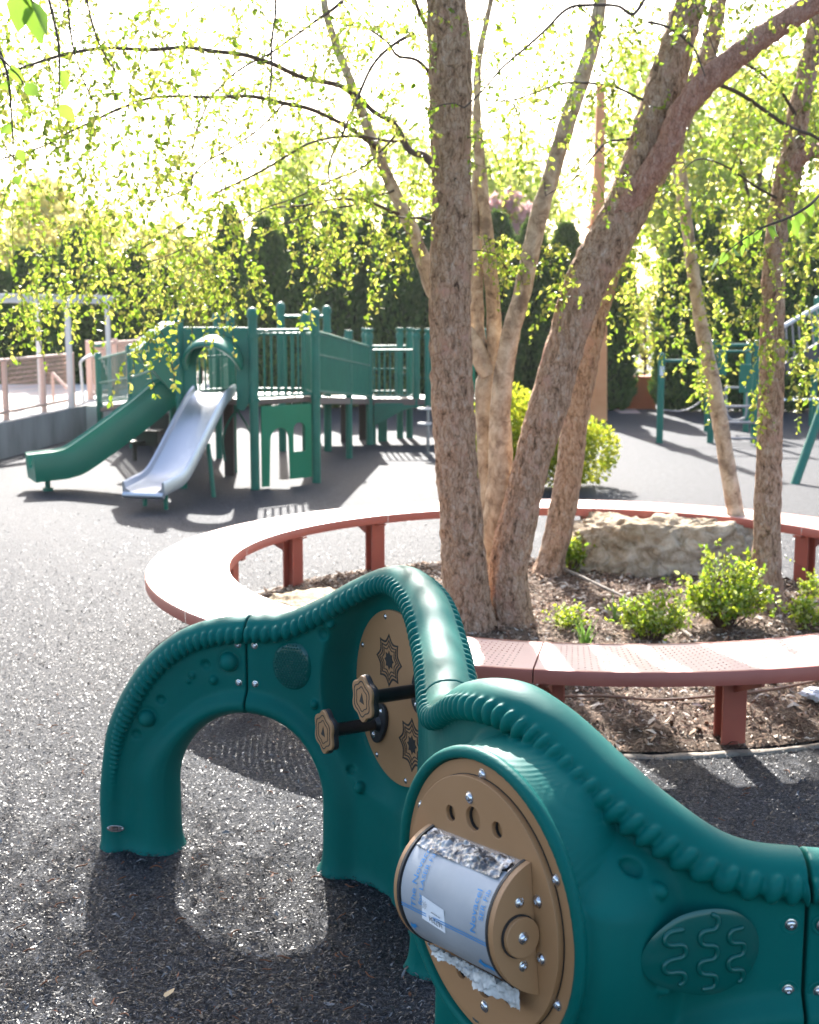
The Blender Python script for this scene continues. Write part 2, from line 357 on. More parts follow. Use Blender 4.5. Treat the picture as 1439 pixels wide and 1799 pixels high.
def section(s0, s1, h, gapl=.003, gapr=.003):
    s = np.arange(s0-2*h, s1+2.5*h, h); z = np.arange(-.05, 1.04, h); t = np.arange(-.27, .15, h)
    S, Z = np.meshgrid(s, z, indexing='ij'); dO, arc, dH = field2(S, Z); tf, tb = tfaces(S, Z)
    rc, rh = .045, .062
    g = lambda A: A[:, None, :].astype(np.float32); T3 = t[None, :, None].astype(np.float32)
    crown = (np.hypot(g((dO-.040)/.040), T3/.056)-1)*.044
    slab = np.maximum(np.maximum(g(tf)-T3, T3-g(tb)), g(np.maximum(rc-dO, .05-dH)))
    rr = rh*(1+.15*np.clip(1-Z/.4, 0, 1))
    ra = .037+.03*(1-sstep(Z, .22, .47)); roll = np.hypot(g((dH-ra)*rr/ra), T3/1.12)-g(rr); roll = np.maximum(roll, g(-dO+.012))
    D = smin(crown, slab, .018); D = smin(D, roll, .035)
    a0 = TOPL[np.argmin(np.hypot(TOPC[:, 0]+.507, TOPC[:, 1]-.17))]
    amp = sstep(arc, a0, a0+.35); pitch = .0145+.0135*amp
    ph = np.interp(arc, TOPL, np.concatenate([[0], np.cumsum(np.diff(TOPL)/(.015+.0155*sstep(TOPL[1:], a0, a0+.7)))]))
    rib = 1-np.abs(np.cos(np.pi*(ph+.22*(dO-.06)/.05)))**3.5
    rad = (.009+.0145*amp)+(rib-.75)*(.005+.010*amp); rad = np.where(arc > a0, rad, -1)
    rope = (np.hypot(g(dO-.049-.003*amp), (np.abs(T3)-g(.050+.004*amp))/.82)-g(rad))*.9; D = smin(D, rope, .0025)
    # disc rim lip (front-facing module)
    d = DISC[1]
    if s1 > d['s'] > s0:
        lip = np.hypot(g(d['r']-.2715), T3-g(d['tp']+.002))-.0135; D = smin(D, lip, .012)
        D = np.maximum(D, -np.maximum(g(d['r'])-.262, T3-g(d['tp']+.014)))
    neg = D < 0; fi = np.argmax(neg, axis=1); SURF.append((s0, s1, s, z, np.where(neg.any(axis=1), t[fi]-h*.5, -.043)))
    for bs, bz, br, sg in BUMPS:
        if not (s0-.05 < bs < s1+.05): continue
        i = int(np.argmin(abs(s-bs))); k = int(np.argmin(abs(z-bz))); c0 = SURF[-1][4][i, k]; c = c0+(-.12*br if sg > 0 else -.25*br)
        w = int(br*2.5/h)+3; sl = (slice(max(i-w, 0), i+w), slice(None), slice(max(k-w, 0), k+w))
        sp = np.sqrt((s[sl[0]][:, None, None]-bs)**2+(z[sl[2]][None, None, :]-bz)**2+(T3-c)**2)-br
        if sg > 0 and br > .02:
            q2 = np.hypot(s[sl[0]][:, None, None]-bs, z[sl[2]][None, None, :]-bz); moat = np.hypot((q2-br*1.12)/1.2, T3-c0+.001)-.0045; D[sl] = -smin(-D[sl], moat, .004)
        D[sl] = smin(D[sl], sp, .003) if sg > 0 else -smin(-D[sl], sp, .003)
    lob = .55+.45*np.sin(S*46)*np.sin(S*17+1)
    D = D-g((.010+.014*lob)*np.exp(-np.maximum(Z, 0)/.022))*np.exp(-np.abs(T3+.04)*3)
    D = np.maximum(D, (s0+gapl)-s[:, None, None]); D = np.maximum(D, s[:, None, None]-(s1-gapr)); D = np.maximum(D, -.04-z[None, None, :])
    V, Q = snets(D, (s[0], t[0], z[0]), h)
    return WW(V[:, 0], V[:, 1], V[:, 2]), Q
BUMPS[:] = [  # filled from photo measurements
]
BUMPS[:] = [(-.057, .633, .030, 1), (-.138, .618, .0165, -1), (-.182, .583, .011, 1), (-.195, .563, .008, 1), (-.110, .573, .015, 1), (-.289, .4975, .016, -1), (-.336, .437, .027, 1),
            (-.374, .382, .016, -1), (.297, .779, .015, 1), (.269, .744, .019, -1), (.235, .523, .015, 1), (.368, .337, .016, -1), (.410, .291, .019, 1),
            (2.166, .758, .019, -1), (2.202, .722, .015, 1), (2.214, .560, .015, 1), (1.46, .56, .016, 1), (1.52, .5, .012, -1)]
wall = thing('sensory_play_wall', (-.04, 3.3, 0), 'low wavy teal green moulded wall with arched openings and tan activity discs in the foreground', 'play wall')
SECT = [(-.62, 0, .005), (0, S_SAD, .005), (S_SAD, S_SM2, .0045), (S_SM2, S_SM2+.78, .006)]
sect = []
for a, b, h in SECT:
    V, Q = section(a, b, h); sect.append(obj('wall_section', V, Q, M['teal'], wall))
def bolt_mesh(mb, C, n, r=.0085):        # button head bolt with a hex recess
    n = np.array(n, float); n /= np.linalg.norm(n); a = np.cross(n, [0, 0, 1.]); a /= np.linalg.norm(a)+1e-9; b = np.cross(n, a)
    prof = [(1.25, -.1), (1.25, .05), (1.0, .12), (.9, .38), (.62, .56), (.4, .6), (.38, .25), (0.001, .25)]; k = 14; V = []
    for q, w in prof:
        for j in range(k):
            t = 2*math.pi*j/k; V.append(np.array(C)+r*(q*(math.cos(t)*a+math.sin(t)*b)+w*n))
    Fc = [(i*k+j, i*k+(j+1) % k, (i+1)*k+(j+1) % k, (i+1)*k+j) for i in range(len(prof)-1) for j in range(k)]
    mb.add(V, [f[::-1] for f in Fc])
def bolt(C, n, parent, r=.0085):
    mb = MB(); bolt_mesh(mb, C, n, r); return mb.obj('bolt', M['steel'], parent, sharp=40)
def surf(s, z):                          # measured front surface of the moulding
    for s0, s1, sg, zg, tt in SURF:
        if s0 <= s <= s1:
            a = np.clip((s-sg[0])/(sg[1]-sg[0]), 0, len(sg)-2); b = np.clip((z-zg[0])/(zg[1]-zg[0]), 0, len(zg)-2); i = int(a); j = int(b); a -= i; b -= j
            return tt[i, j]*(1-a)*(1-b)+tt[i+1, j]*a*(1-b)+tt[i, j+1]*(1-a)*b+tt[i+1, j+1]*a*b
    return -.043
def face(s, z):
    tt = float(surf(s, z)); return WW(np.array(s), np.array(tt), np.array(z)), -np.append(PT(s)[2], 0)
for k, pts in ((0, [(-.026, .689), (-.026, .568)]), (1, [(.028, .689), (.028, .568)]), (2, [(S_SM2-.026, .668), (S_SM2-.026, .548)]), (3, [(S_SM2+.026, .668), (S_SM2+.026, .548)])):
    for q in pts:
        P, n = face(*q); bolt(P+n*.001, n, sect[k], .0085)
        mb = MB(); T = np.cross(n, [0, 0, 1]); mb.tube([P-n*.002+.0165*(math.cos(t)*T+math.sin(t)*np.array([0, 0, 1])) for t in np.linspace(0, 2*math.pi, 25)], .0032, 8, cap=False); mb.obj('bolt_recess_ring', M['teal'], sect[k])
DOME = {}
def domept(name, a, b, up):
    sc, zc, rs, rz, dome, c0_ = DOME[name]; q = min(math.hypot(a/rs, b/rz), 1); hh = dome*math.sqrt(max(1-q**2.5, 0))-.001
    tt = .3*min(surf(sc+a, zc+b), 0)+.7*(c0_[0]+(c0_[1]-c0_[0])*(a+rs)/(2*rs)); return WW(np.array(sc+a), np.array(tt-hh-.002-up), np.array(zc+b))
def curved_disc(sc, zc, rs, rz, dome, name, parent, extra):
    n1, n2 = 14, 48; S = []; Z = []; hh = []
    for i in range(n1+1):
        q = i/n1
        for j in range(n2):
            t = 2*math.pi*j/n2; S.append(sc+rs*q*math.cos(t)); Z.append(zc+rz*q*math.sin(t)); hh.append(dome*math.sqrt(max(1-q**2.5, 0))-.001)
    t0_ = min(surf(a, b) for a, b in zip(S, Z)); c0_ = [surf(sc-rs, zc), surf(sc+rs, zc)]
    tt = np.array([.3*min(surf(a, b), 0)+.7*(c0_[0]+(c0_[1]-c0_[0])*(a-sc+rs)/(2*rs)) for a, b in zip(S, Z)]); V = WW(np.array(S), tt-np.array(hh)-.002, np.array(Z)); DOME[name] = (sc, zc, rs, rz, dome, c0_)
    Fc = [(i*n2+j, i*n2+(j+1) % n2, (i+1)*n2+(j+1) % n2, (i+1)*n2+j) for i in range(n1) for j in range(n2)]
    mb = MB(); mb.add(V, Fc); extra(mb); o = mb.obj(name, M['teal_gloss'], parent, sharp=60); return o
def dots(mb):
    k = 0
    for i in range(-7, 8):
        for j in range(-8, 9):
            a = i*.0105+(j % 2)*.0052; b = j*.0093
            if (a/.064)**2+(b/.072)**2 < .95:
                mb.sphere(domept('textured_dome', a, b, .002), .0039, sub=1)
curved_disc(.1557, .636, .068, .076, .013, 'textured_dome', sect[1], dots)
def squig(mb):
    for du, dz, n in ((-.042, 0, 4), (0, .0, 5), (.042, -.005, 4)):
        P = []
        for t in np.linspace(0, 1, 60):
            L = .021*n/1.0; z = (.5-t)*(.098 if n == 4 else .132); ph_ = t*math.pi*n+(.4 if n == 5 else 2.6); LL = .098 if n == 4 else .132; sgn = .0125*math.sin(ph_); z += LL/(2*math.pi*n)*.95*math.sin(2*ph_)
            a = du+sgn; b = dz+z; P.append(domept('squiggle_dome', a, b, .0015))
        mb.tube(P, .005, 10); mb.sphere(P[0], .005, sub=2); mb.sphere(P[-1], .005, sub=2)
curved_disc(S_SM2-.153, .627, .078, .078, .007, 'squiggle_dome', sect[2], squig)
# nameplate near the foot
P, n = face(-.4465, .055+.004); T = np.append(PT(-.4465)[1], 0)
def onframe(V, C, T, U, N): V = np.asarray(V, float); return np.array(C)+V[:, :1]*T+V[:, 1:2]*U+V[:, 2:3]*N
Uz = np.array([0, 0, 1.])
P, n = face(-.4465, .075)
a = circ(0, 0, .028, 40, .0105); V, Fc = plate([a], .003, .0006); pl = obj('nameplate', onframe(V, P+n*.012, T, Uz, n), Fc, M['steel'], sect[0], sharp=40)
mb = MB()
for (x, y, ww, hh) in [(0, 0, .019, .0125)]:
    mb.add(onframe([(x-ww/2, y-hh/2, .0021), (x+ww/2, y-hh/2, .0021), (x+ww/2, y+hh/2, .0021), (x-ww/2, y+hh/2, .0021)], P+n*.012, T, Uz, n), [(0, 1, 2, 3)])
mb.obj('emblem_field', M['ink'], sect[0])
mb = MB()
for (x, y, ww, hh) in [(-.0045, 0, .003, .008), (.0045, 0, .003, .008), (0, 0, .007, .0022), (.0, .0035, .002, .0022), (0, -.0035, .002, .0022)]:
    mb.add(onframe([(x-ww/2, y-hh/2, .0025), (x+ww/2, y-hh/2, .0025), (x+ww/2, y+hh/2, .0025), (x-ww/2, y+hh/2, .0025)], P+n*.012, T, Uz, n), [(0, 1, 2, 3)])
mb.obj('emblem', M['steel'], sect[0])
for u in (-.0225, .0225): bolt(P+n*.0135+T*u, n, sect[0], .0024)
# ---- disc one: tan board with star engravings and two handles (plus one on the far side)
def dframe(d, rot=0):
    c, s = math.cos(rot), math.sin(rot); return d['T']*c+Uz*s, -d['T']*s+Uz*c, d['N']
def dpt(d, u, v, w, rot=0):
    T, U, N = dframe(d, rot); return d['C']+T*u+U*v+N*w
def dmesh(d, V, rot=0):
    T, U, N = dframe(d, rot); V = np.asarray(V, float).reshape(-1, 3); return d['C']+V[:, :1]*T+V[:, 1:2]*U+V[:, 2:3]*N
d1, d2 = DISC
V, Fc = plate([circ(0, 0, DR, 96)], .012, .0015); V[:, 2] -= .006; board1 = obj('star_board', dmesh(d1, V), Fc, M['tan'], wall, sharp=40)
for t in (15, 62, 105, 152, 195, 240, 285, 330): bolt(dpt(d1, .238*math.cos(R(t)), .238*math.sin(R(t)), .001), d1['N'], board1, .0068)
def star(cx, cy, r, lobes=8, depth=.13, n=160, ph=0, sharp=1.5, sx=1):
    a = np.arange(n)*2*np.pi/n; q = 1-np.abs(np.sin(a*lobes/2+ph))**.8 if sharp == 1.5 else .5+.5*np.cos(a*lobes+2*ph); rr = r*(1-depth+depth*q*1.0); return np.c_[cx+sx*rr*np.cos(a), cy+rr*np.sin(a)]
for cx, cy in ((-.040, .103), (.099, -.112)):
    mb = MB()
    for ro, wd in ((.080, .0085), (.063, .006), (.048, .0045)):
        V, Fc = plate([star(cx, cy, ro, 8, .25), star(cx, cy, ro-wd, 8, .25)], .001); V[:, 2] += .0008; mb.add(dmesh(d1, V), Fc)
    V, Fc = plate([star(cx, cy, .029, 8, .32)], .001); V[:, 2] += .0008; mb.add(dmesh(d1, V), Fc)
    mb.obj('engraved_star', M['ink'], board1, smooth=False)
def handle(d, cx, cy, sgn, ln, rot):
    h_ = MB(); V, Fc = plate([np.c_[np.array([.068*math.copysign(abs(math.cos(t))**.9, math.cos(t)) for t in np.linspace(0, 2*np.pi, 48, endpoint=False)]), np.array([.04*math.sin(t) for t in np.linspace(0, 2*np.pi, 48, endpoint=False)])]], .012, .003)
    c, s = math.cos(rot), math.sin(rot); V = np.c_[V[:, 0]*c-V[:, 1]*s+cx, V[:, 0]*s+V[:, 1]*c+cy, V[:, 2]*sgn+sgn*.0065]
    fl = obj('handle', dmesh(d, V), Fc if sgn > 0 else [f[::-1] for f in Fc], M['black'], wall, sharp=40)
    b = MB(); b.tube([dpt(d, cx, cy, sgn*.01), dpt(d, cx, cy, sgn*ln)], .0195, 24); b.tube([dpt(d, cx, cy, sgn*.012), dpt(d, cx, cy, sgn*.024)], [.027, .0215], 24); b.obj('grip_bar', M['blacktube'], fl)
    for sg in (-1, 1): bolt(dpt(d, cx+sg*c*.048, cy+sg*s*.048, sgn*.0125), d['N']*sgn, fl, .0085)
    for w0, w1, m, rr in ((ln, ln+.016, 'black', .064), (ln+.014, ln+.0235, 'tan', .0625)):
        V, Fc = plate([star(cx, cy, rr, 6, .16, ph=math.pi/2, sharp=1.1)], w1-w0, .003); V[:, 2] = sgn*(V[:, 2]+(w0+w1)/2)
        obj('knob_back' if m == 'black' else 'knob_face', dmesh(d, V), Fc if sgn > 0 else [f[::-1] for f in Fc], M[m], fl, sharp=40)
    mb = MB()
    for ro, wd in ((.0515, .0036), (.036, .003)):
        V, Fc = plate([star(cx, cy, ro, 6, .14, ph=math.pi/2, sharp=.9), star(cx, cy, ro-wd, 6, .14, ph=math.pi/2, sharp=.9)], .001); V[:, 2] = sgn*(V[:, 2]+ln+.0238); mb.add(dmesh(d, V), Fc)
    V, Fc = plate([[(cx-.013, cy-.010), (cx+.013, cy-.012), (cx+.001, cy+.017)]], .001); V[:, 2] = sgn*(V[:, 2]+ln+.0238); mb.add(dmesh(d, V), Fc); mb.obj('knob_grooves', M['ink'], fl, smooth=False)
handle(d1, .158, .066, 1, .165, R(75)); handle(d1, -.095, -.100, 1, .165, R(60)); handle(d1, .13, .06, -1, .14, R(75)); handle(d1, -.14, .02, -1, .14, R(75))
# ---- disc two: fixed tan board, rotating plate with holes, film-wrapped roller
V, Fc = plate([circ(0, 0, DR+.004, 110)], .012, .001); V[:, 2] -= .006; board2 = obj('round_board', dmesh(d2, V), Fc, M['tan'], wall, sharp=40)
for t in (92, 30, -25, 152, 206, 265): bolt(dpt(d2, .239*math.cos(R(t)), .239*math.sin(R(t)), .0012), d2['N'], board2, .0088)
ROT = R(7)
hol = [circ(u, v, r, 32) for u, v, r in ((-.074, .15, .0165), (0, .155, .0235), (.074, .15, .0165), (-.074, -.15, .0165), (0, -.155, .0235), (.074, -.15, .0165))]
V, Fc = plate([circ(0, 0, .231, 110)]+hol, .013, .0012); V[:, 2] += .0075; wheel = obj('turning_plate', dmesh(d2, V, ROT), Fc, M['tan'], wall, sharp=40)
V, Fc = plate([circ(0, 0, .2335, 110)]+[circ(u, v, r, 32) for u, v, r in ((-.074, .15, .0168), (0, .155, .0238), (.074, .15, .0168), (-.074, -.15, .0168), (0, -.155, .0238), (.074, -.15, .0168))], .002); V[:, 2] += .0012; obj('painted_rim_shade', dmesh(d2, V, ROT), Fc, M['ink'], wheel)  # black sheet just wider than the plate, painting in shade round its rim
for u, v in ((-.006, .193), (0, -.193), (.183, .05), (.183, -.05), (-.183, .05), (-.183, -.05)): bolt(dpt(d2, u, v, .0142, ROT), d2['N'], wheel, .0095)
# black lining with a bright step inside each hole
mb = MB()
for u, v, r in ((-.074, .15, .0165), (0, .155, .0235), (.074, .15, .0165), (-.074, -.15, .0165), (0, -.155, .0235), (.074, -.15, .0165)):
    V, Fc = plate([circ(u, v, r*.98, 32), circ(u, v, r*.86, 32)], .005); V[:, 2] += .0035; mb.add(dmesh(d2, V, ROT), Fc)
mb.obj('hole_liner', M['black'], wheel)
CH, SG = .112, .086; RR = (CH*CH+SG*SG)/(2*SG); W0 = .014
def cyl(u, arc, dr=0.0):                 # arc in metres measured downwards from the drum's front line
    ph = np.asarray(arc)/RR; return np.stack([np.asarray(u)+0*ph, -(RR+dr)*np.sin(ph), W0+SG-RR+(RR+dr)*np.cos(ph)], -1)
PHM = math.acos((RR-SG)/RR)*RR           # half arc length
def dplate(u0, u1, grow, m, name, par):
    ph = np.linspace(-PHM, PHM, 40)/RR; prof = [(-(RR+grow)*math.sin(q), W0+SG-RR+(RR+grow)*math.cos(q)) for q in ph]
    prof = [(v, max(w_, .0142)) for v, w_ in prof]; n = len(prof)
    V = [(u0, v, w_) for v, w_ in prof]+[(u1, v, w_) for v, w_ in prof]; Fc = [(i, i+1, n+i+1, n+i) for i in range(n-1)]+[(n-1, 0, n, 2*n-1), tuple(range(n-1, -1, -1)), tuple(range(n, 2*n))]
    return obj(name, dmesh(d2, V, ROT), Fc, M[m], par, sharp=40)
film_m = mat('protective_film', (.40, .50, .60), .42, .1); _c = coords(film_m, (1, 1, 1))
setc(film_m, ramp(film_m, nz(film_m, _c, 7, 5), [(.3, (.31, .33, .355)), (.7, (.40, .415, .435))])); bump(film_m, nz(film_m, _c, 30, 4), .25, .002)
M['blueink'] = mat('blue_print', (.02, .26, .60), .5); M['sticker'] = mat('white_sticker', (.80, .81, .83), .5); M['txt'] = mat('black_print', (.02, .02, .025), .6)
crm = mat('crumpled_film', (.42, .42, .43), .28, .45); _c = coords(crm, (1, 1, 1)); setc(crm, ramp(crm, nz(crm, _c, 14, 5, .6, 2.5), [(.38, (.06, .06, .065)), (.52, (.24, .24, .24)), (.66, (.55, .54, .53))])); bump(crm, nz(crm, _c, 50, 3), .3, .004)
crl = mat('loose_clear_film', (.62, .64, .65), .3, .1); _c = coords(crl, (1, 1, 1)); setc(crl, ramp(crl, nz(crl, _c, 18, 5, .6, 1.5), [(.35, (.40, .41, .41)), (.6, (.62, .63, .62))])); bump(crl, nz(crl, _c, 40, 3), .3, .004)
UL = .150; LL_ = .130
us = np.linspace(-LL_, UL, 30); ar = np.linspace(-PHM, PHM, 40); V = cyl(*np.meshgrid(us, ar, indexing='ij')).reshape(-1, 3)
Fc = [(i*40+j, i*40+j+1, (i+1)*40+j+1, (i+1)*40+j) for i in range(29) for j in range(39)]
roller = obj('roller', dmesh(d2, V, ROT), Fc, M['steel'], wall)
us = np.linspace(-LL_+.004, UL-.001, 60); j0 = -PHM+.030; ar = np.linspace(j0, PHM-.02, 60)
V = []
for u in us:
    jag = .008*noise.noise(Vector((u*30, 1, 0)))+.005*noise.noise(Vector((u*110, 4, 0))); edge = .0025*noise.noise(Vector((u*9, 9, 0)))
    for a in ar:
        aa = j0+jag+.006+(a-j0)*(ar[-1]-j0-jag)/(ar[-1]-j0); V.append(cyl(u, aa, .0016+.0012*noise.noise(Vector((u*12, aa*12, 3))))+0)
Fc = [(i*60+j, i*60+j+1, (i+1)*60+j+1, (i+1)*60+j) for i in range(59) for j in range(59)]
film = obj('protective_film', dmesh(d2, V, ROT), Fc, film_m, roller)
def crumple(u0, u1, a0, a1, n1, n2, m, lift, sag, seed, name, mat_):
    V = []
    for i in range(n1):
        u = u0+(u1-u0)*i/(n1-1)
        e0 = .016*noise.noise(Vector((u*22, seed, 0)))+.006*noise.noise(Vector((u*90, seed, 5)))
        for j in range(n2):
            t = j/(n2-1); a = a0+(a1-a0)*t+e0*(t if seed > 5 else -0)+(.6*e0*(1-t)); nn = noise.fractal(Vector((u*32, a*45, seed)), .8, 2.2, 4)+.35*abs(noise.noise(Vector((u*120, a*120, seed))))
            p = np.array(cyl(u, a, lift+m*abs(nn)))
            if seed > 5 and a > PHM-.03:
                ex = (a-PHM+.03)*(.25+.85*(u+UL)/(2*UL)); p = np.array(cyl(u, PHM-.03, lift+m*abs(nn))); p[1] -= ex*.97; p[2] += ex*(.25*math.sin(u*40)+.05)-.15*ex
            p = p; p[2] = max(p[2]+sag*t*t, .018); V.append(p)
    Fc = [(i*n2+j, i*n2+j+1, (i+1)*n2+j+1, (i+1)*n2+j) for i in range(n1-1) for j in range(n2-1)]
    return obj(name, dmesh(d2, V, ROT), Fc, mat_, roller)
crumple(-LL_+.01, UL-.012, -PHM+.010, -PHM+.055, 110, 26, .009, .003, .0, 2.0, 'crumpled_film_edge', crm)
crumple(-LL_+.015, UL+.004, PHM-.045, PHM+.012, 130, 30, .013, .003, .004, 8.0, 'torn_film_flap', crl)
def oncyl(V2, u, arc, rot, dr=.0034):    # 2D print laid on the drum
    V2 = np.asarray(V2)[:, :2]; c, s = math.cos(rot), math.sin(rot); x = V2[:, 0]*c-V2[:, 1]*s; y = V2[:, 0]*s+V2[:, 1]*c
    return dmesh(d2, cyl(u+x, arc-y, dr), ROT)
mb = MB()
def pr(body, size, u, arc, rot, dr=.0034):
    V, Fc = text_mesh(body, size); mb.add(oncyl(V, u, arc, rot, dr), Fc)
def rect(w_, h_, u, arc, rot, n=8, dr=.0034, m=None):
    V = []; [V.extend([(-w_/2+w_*i/n, -h_/2), (-w_/2+w_*i/n, h_/2)]) for i in range(n+1)]; Fc = [(2*i, 2*i+2, 2*i+3, 2*i+1) for i in range(n)]
    (m or mb).add(oncyl(V, u, arc, rot, dr), Fc)
def clipu(m): return m
pr('The Novacel', .0225, -.080, -.050, R(90)); pr('for LASER Fibe', .0175, -.056, -.056, R(90))
pr('Novacel', .0225, .112, -.035, R(90)); pr('SER Fib', .0175, .134, -.050, R(90))
for dz in (-.0022, .0022): rect(.085, .0017, -.082, .012+dz, 0); rect(.165, .0017, .066, .012+dz, 0)
def arrow(u, arc, rot, k=1.0, ln=.03):
    P = [(0, 0), (.016*k, .012*k), (.016*k, .0045*k), (ln, .0045*k), (ln, -.0045*k), (.016*k, -.0045*k), (.016*k, -.012*k)]
    mb.add(oncyl(P, u, arc, rot), [(0, 2, 1), (0, 6, 2), (0, 5, 6), (2, 5, 4, 3)][:1]+[(0, 6, 1), (2, 5, 4, 3)])
arrow(.098, .062, R(0), 1.0, .048); arrow(-.118, .058, R(20), .8, .028)
mb.obj('film_print', M['blueink'], roller, smooth=False)
mb = MB(); pr('vace', .019, .02, PHM-.028, R(-100), .0150); pr('SER F', .015, -.006, PHM-.028, R(-100), .0150); mb.obj('flap_print', M['blueink'], roller, smooth=False)
SKR = R(-6); mb = MB(); rect(.074, .043, -.016, .004, SKR, 14, .0042); stk = mb.obj('inventory_sticker', M['sticker'], roller)
mb = MB(); V, Fc = text_mesh('167234', .0150); mb.add(oncyl(V, -.006, .015, R(180)+SKR, .0050), Fc)
for i, (x, ww) in enumerate(((-.045, .014), (-.0415, .010), (-.038, .015), (-.0345, .008))): rect(.0009, ww, x, -.006, SKR, 2, .0050, mb)
rect(.030, .0011, -.004, .002, SKR, 6, .0050, mb)
mb.obj('sticker_print', M['txt'], roller, smooth=False)
for sg in (-1, 1):
    e = dplate(sg*.150, sg*.157, .0045, 'black', 'roller_end_gasket', roller) if sg > 0 else dplate(-.137, -.130, .0045, 'black', 'roller_end_gasket', roller)
    e = dplate(.157, .171, .0035, 'tan', 'end_plate', roller) if sg > 0 else dplate(-.149, -.137, .0035, 'tan', 'end_plate', roller)
T2, U2, N2 = dframe(d2, ROT)
for sg in (-1, 1):
    ue = .171 if sg > 0 else .149
    b = MB(); b.tube([dpt(d2, sg*ue, -.004, .050, ROT), dpt(d2, sg*(ue+.005), -.004, .050, ROT)], .037, 40); b.obj('boss_spacer', M['black'], roller)
    b = MB(); b.tube([dpt(d2, sg*(ue+.005), -.004, .050, ROT), dpt(d2, sg*(ue+.0125), -.004, .050, ROT), dpt(d2, sg*(ue+.0135), -.004, .050, ROT)], [.0345, .0345, .0335], 40); b.obj('boss_disc', M['tan'], roller)
    bolt(dpt(d2, sg*(ue+.014), -.004, .050, ROT), T2*sg, roller, .0085)
    for v in (.052, -.058): bolt(dpt(d2, sg*(ue+.0003), v, .044, ROT), T2*sg, roller, .0075)
# ================================================ ring bench
redm = mat('coral_powder_coat', (.36, .085, .055), .42, 0, .5); _c = coords(redm); setc(redm, ramp(redm, nz(redm, _c, 4, 5), [(.3, (.33, .075, .05)), (.7, (.40, .10, .065))])); bump(redm, nz(redm, _c, 260, 2), .12, .001)
# perforated top: real see-through holes punched in rows
topm = mat('coral_perforated_top', (.42, .13, .09), .40, 0, .5); uvn = nd(topm, 'ShaderNodeTexCoord').outputs['UV']
_c = coords(topm); setc(topm, ramp(topm, nz(topm, _c, 4, 6), [(.3, (.54, .33, .28)), (.7, (.62, .39, .34))]))
s0_ = nd(topm, 'ShaderNodeSeparateXYZ'); lk(topm, uvn, s0_.inputs[0]); fl_ = nd(topm, 'ShaderNodeMath', operation='FLOOR'); lk(topm, s0_.outputs[0], fl_.inputs[0]); md = nd(topm, 'ShaderNodeMath', operation='MODULO'); lk(topm, fl_.outputs[0], md.inputs[0]); md.inputs[1].default_value = 2
ma = nd(topm, 'ShaderNodeMath', operation='MULTIPLY_ADD'); lk(topm, md.outputs[0], ma.inputs[0]); ma.inputs[1].default_value = .5; lk(topm, s0_.outputs[1], ma.inputs[2]); cb = nd(topm, 'ShaderNodeCombineXYZ'); lk(topm, s0_.outputs[0], cb.inputs[0]); lk(topm, ma.outputs[0], cb.inputs[1])
fr = nd(topm, 'ShaderNodeVectorMath', operation='FRACTION'); lk(topm, cb.outputs[0], fr.inputs[0]); su = nd(topm, 'ShaderNodeVectorMath', operation='SUBTRACT'); lk(topm, fr.outputs[0], su.inputs[0]); su.inputs[1].default_value = (.5, .5, 0)
sc_ = nd(topm, 'ShaderNodeVectorMath', operation='MULTIPLY'); lk(topm, su.outputs[0], sc_.inputs[0]); sc_.inputs[1].default_value = (.0229, .0323, 0); ln = nd(topm, 'ShaderNodeVectorMath', operation='LENGTH'); lk(topm, sc_.outputs[0], ln.inputs[0]); lt = nd(topm, 'ShaderNodeMath', operation='LESS_THAN'); lk(topm, ln.outputs['Value'], lt.inputs[0]); lt.inputs[1].default_value = .0037
sep = nd(topm, 'ShaderNodeSeparateXYZ'); lk(topm, uvn, sep.inputs[0])
def gate(sock, a, b):
    g1 = nd(topm, 'ShaderNodeMath', operation='GREATER_THAN'); lk(topm, sock, g1.inputs[0]); g1.inputs[1].default_value = a
    g2 = nd(topm, 'ShaderNodeMath', operation='LESS_THAN'); lk(topm, sock, g2.inputs[0]); g2.inputs[1].default_value = b
    m_ = nd(topm, 'ShaderNodeMath', operation='MULTIPLY'); lk(topm, g1.outputs[0], m_.inputs[0]); lk(topm, g2.outputs[0], m_.inputs[1]); return m_.outputs[0]
NRW, NCL = 13, 70
m1 = gate(sep.outputs[1], 1, NRW-1); m2 = gate(sep.outputs[0], 3, NCL-3)
mm = nd(topm, 'ShaderNodeMath', operation='MULTIPLY'); lk(topm, m1, mm.inputs[0]); lk(topm, m2, mm.inputs[1])
m3 = nd(topm, 'ShaderNodeMath', operation='MULTIPLY'); lk(topm, mm.outputs[0], m3.inputs[0]); lk(topm, lt.outputs[0], m3.inputs[1])
tr = nd(topm, 'ShaderNodeBsdfTransparent'); ms = nd(topm, 'ShaderNodeMixShader'); lk(topm, m3.outputs[0], ms.inputs[0])
lk(topm, topm.node_tree.nodes['Principled BSDF'].outputs[0], ms.inputs[1]); lk(topm, tr.outputs[0], ms.inputs[2]); lk(topm, ms.outputs[0], topm.node_tree.nodes['Material Output'].inputs[0])
bench = thing('ring_bench', (BC[0], BC[1], 0), 'coral red perforated metal bench curving in a ring around the birch planting bed', 'bench')
ZT = .40
def pol(r, t, z): return (BC[0]+r*math.cos(t), BC[1]+r*math.sin(t), z)
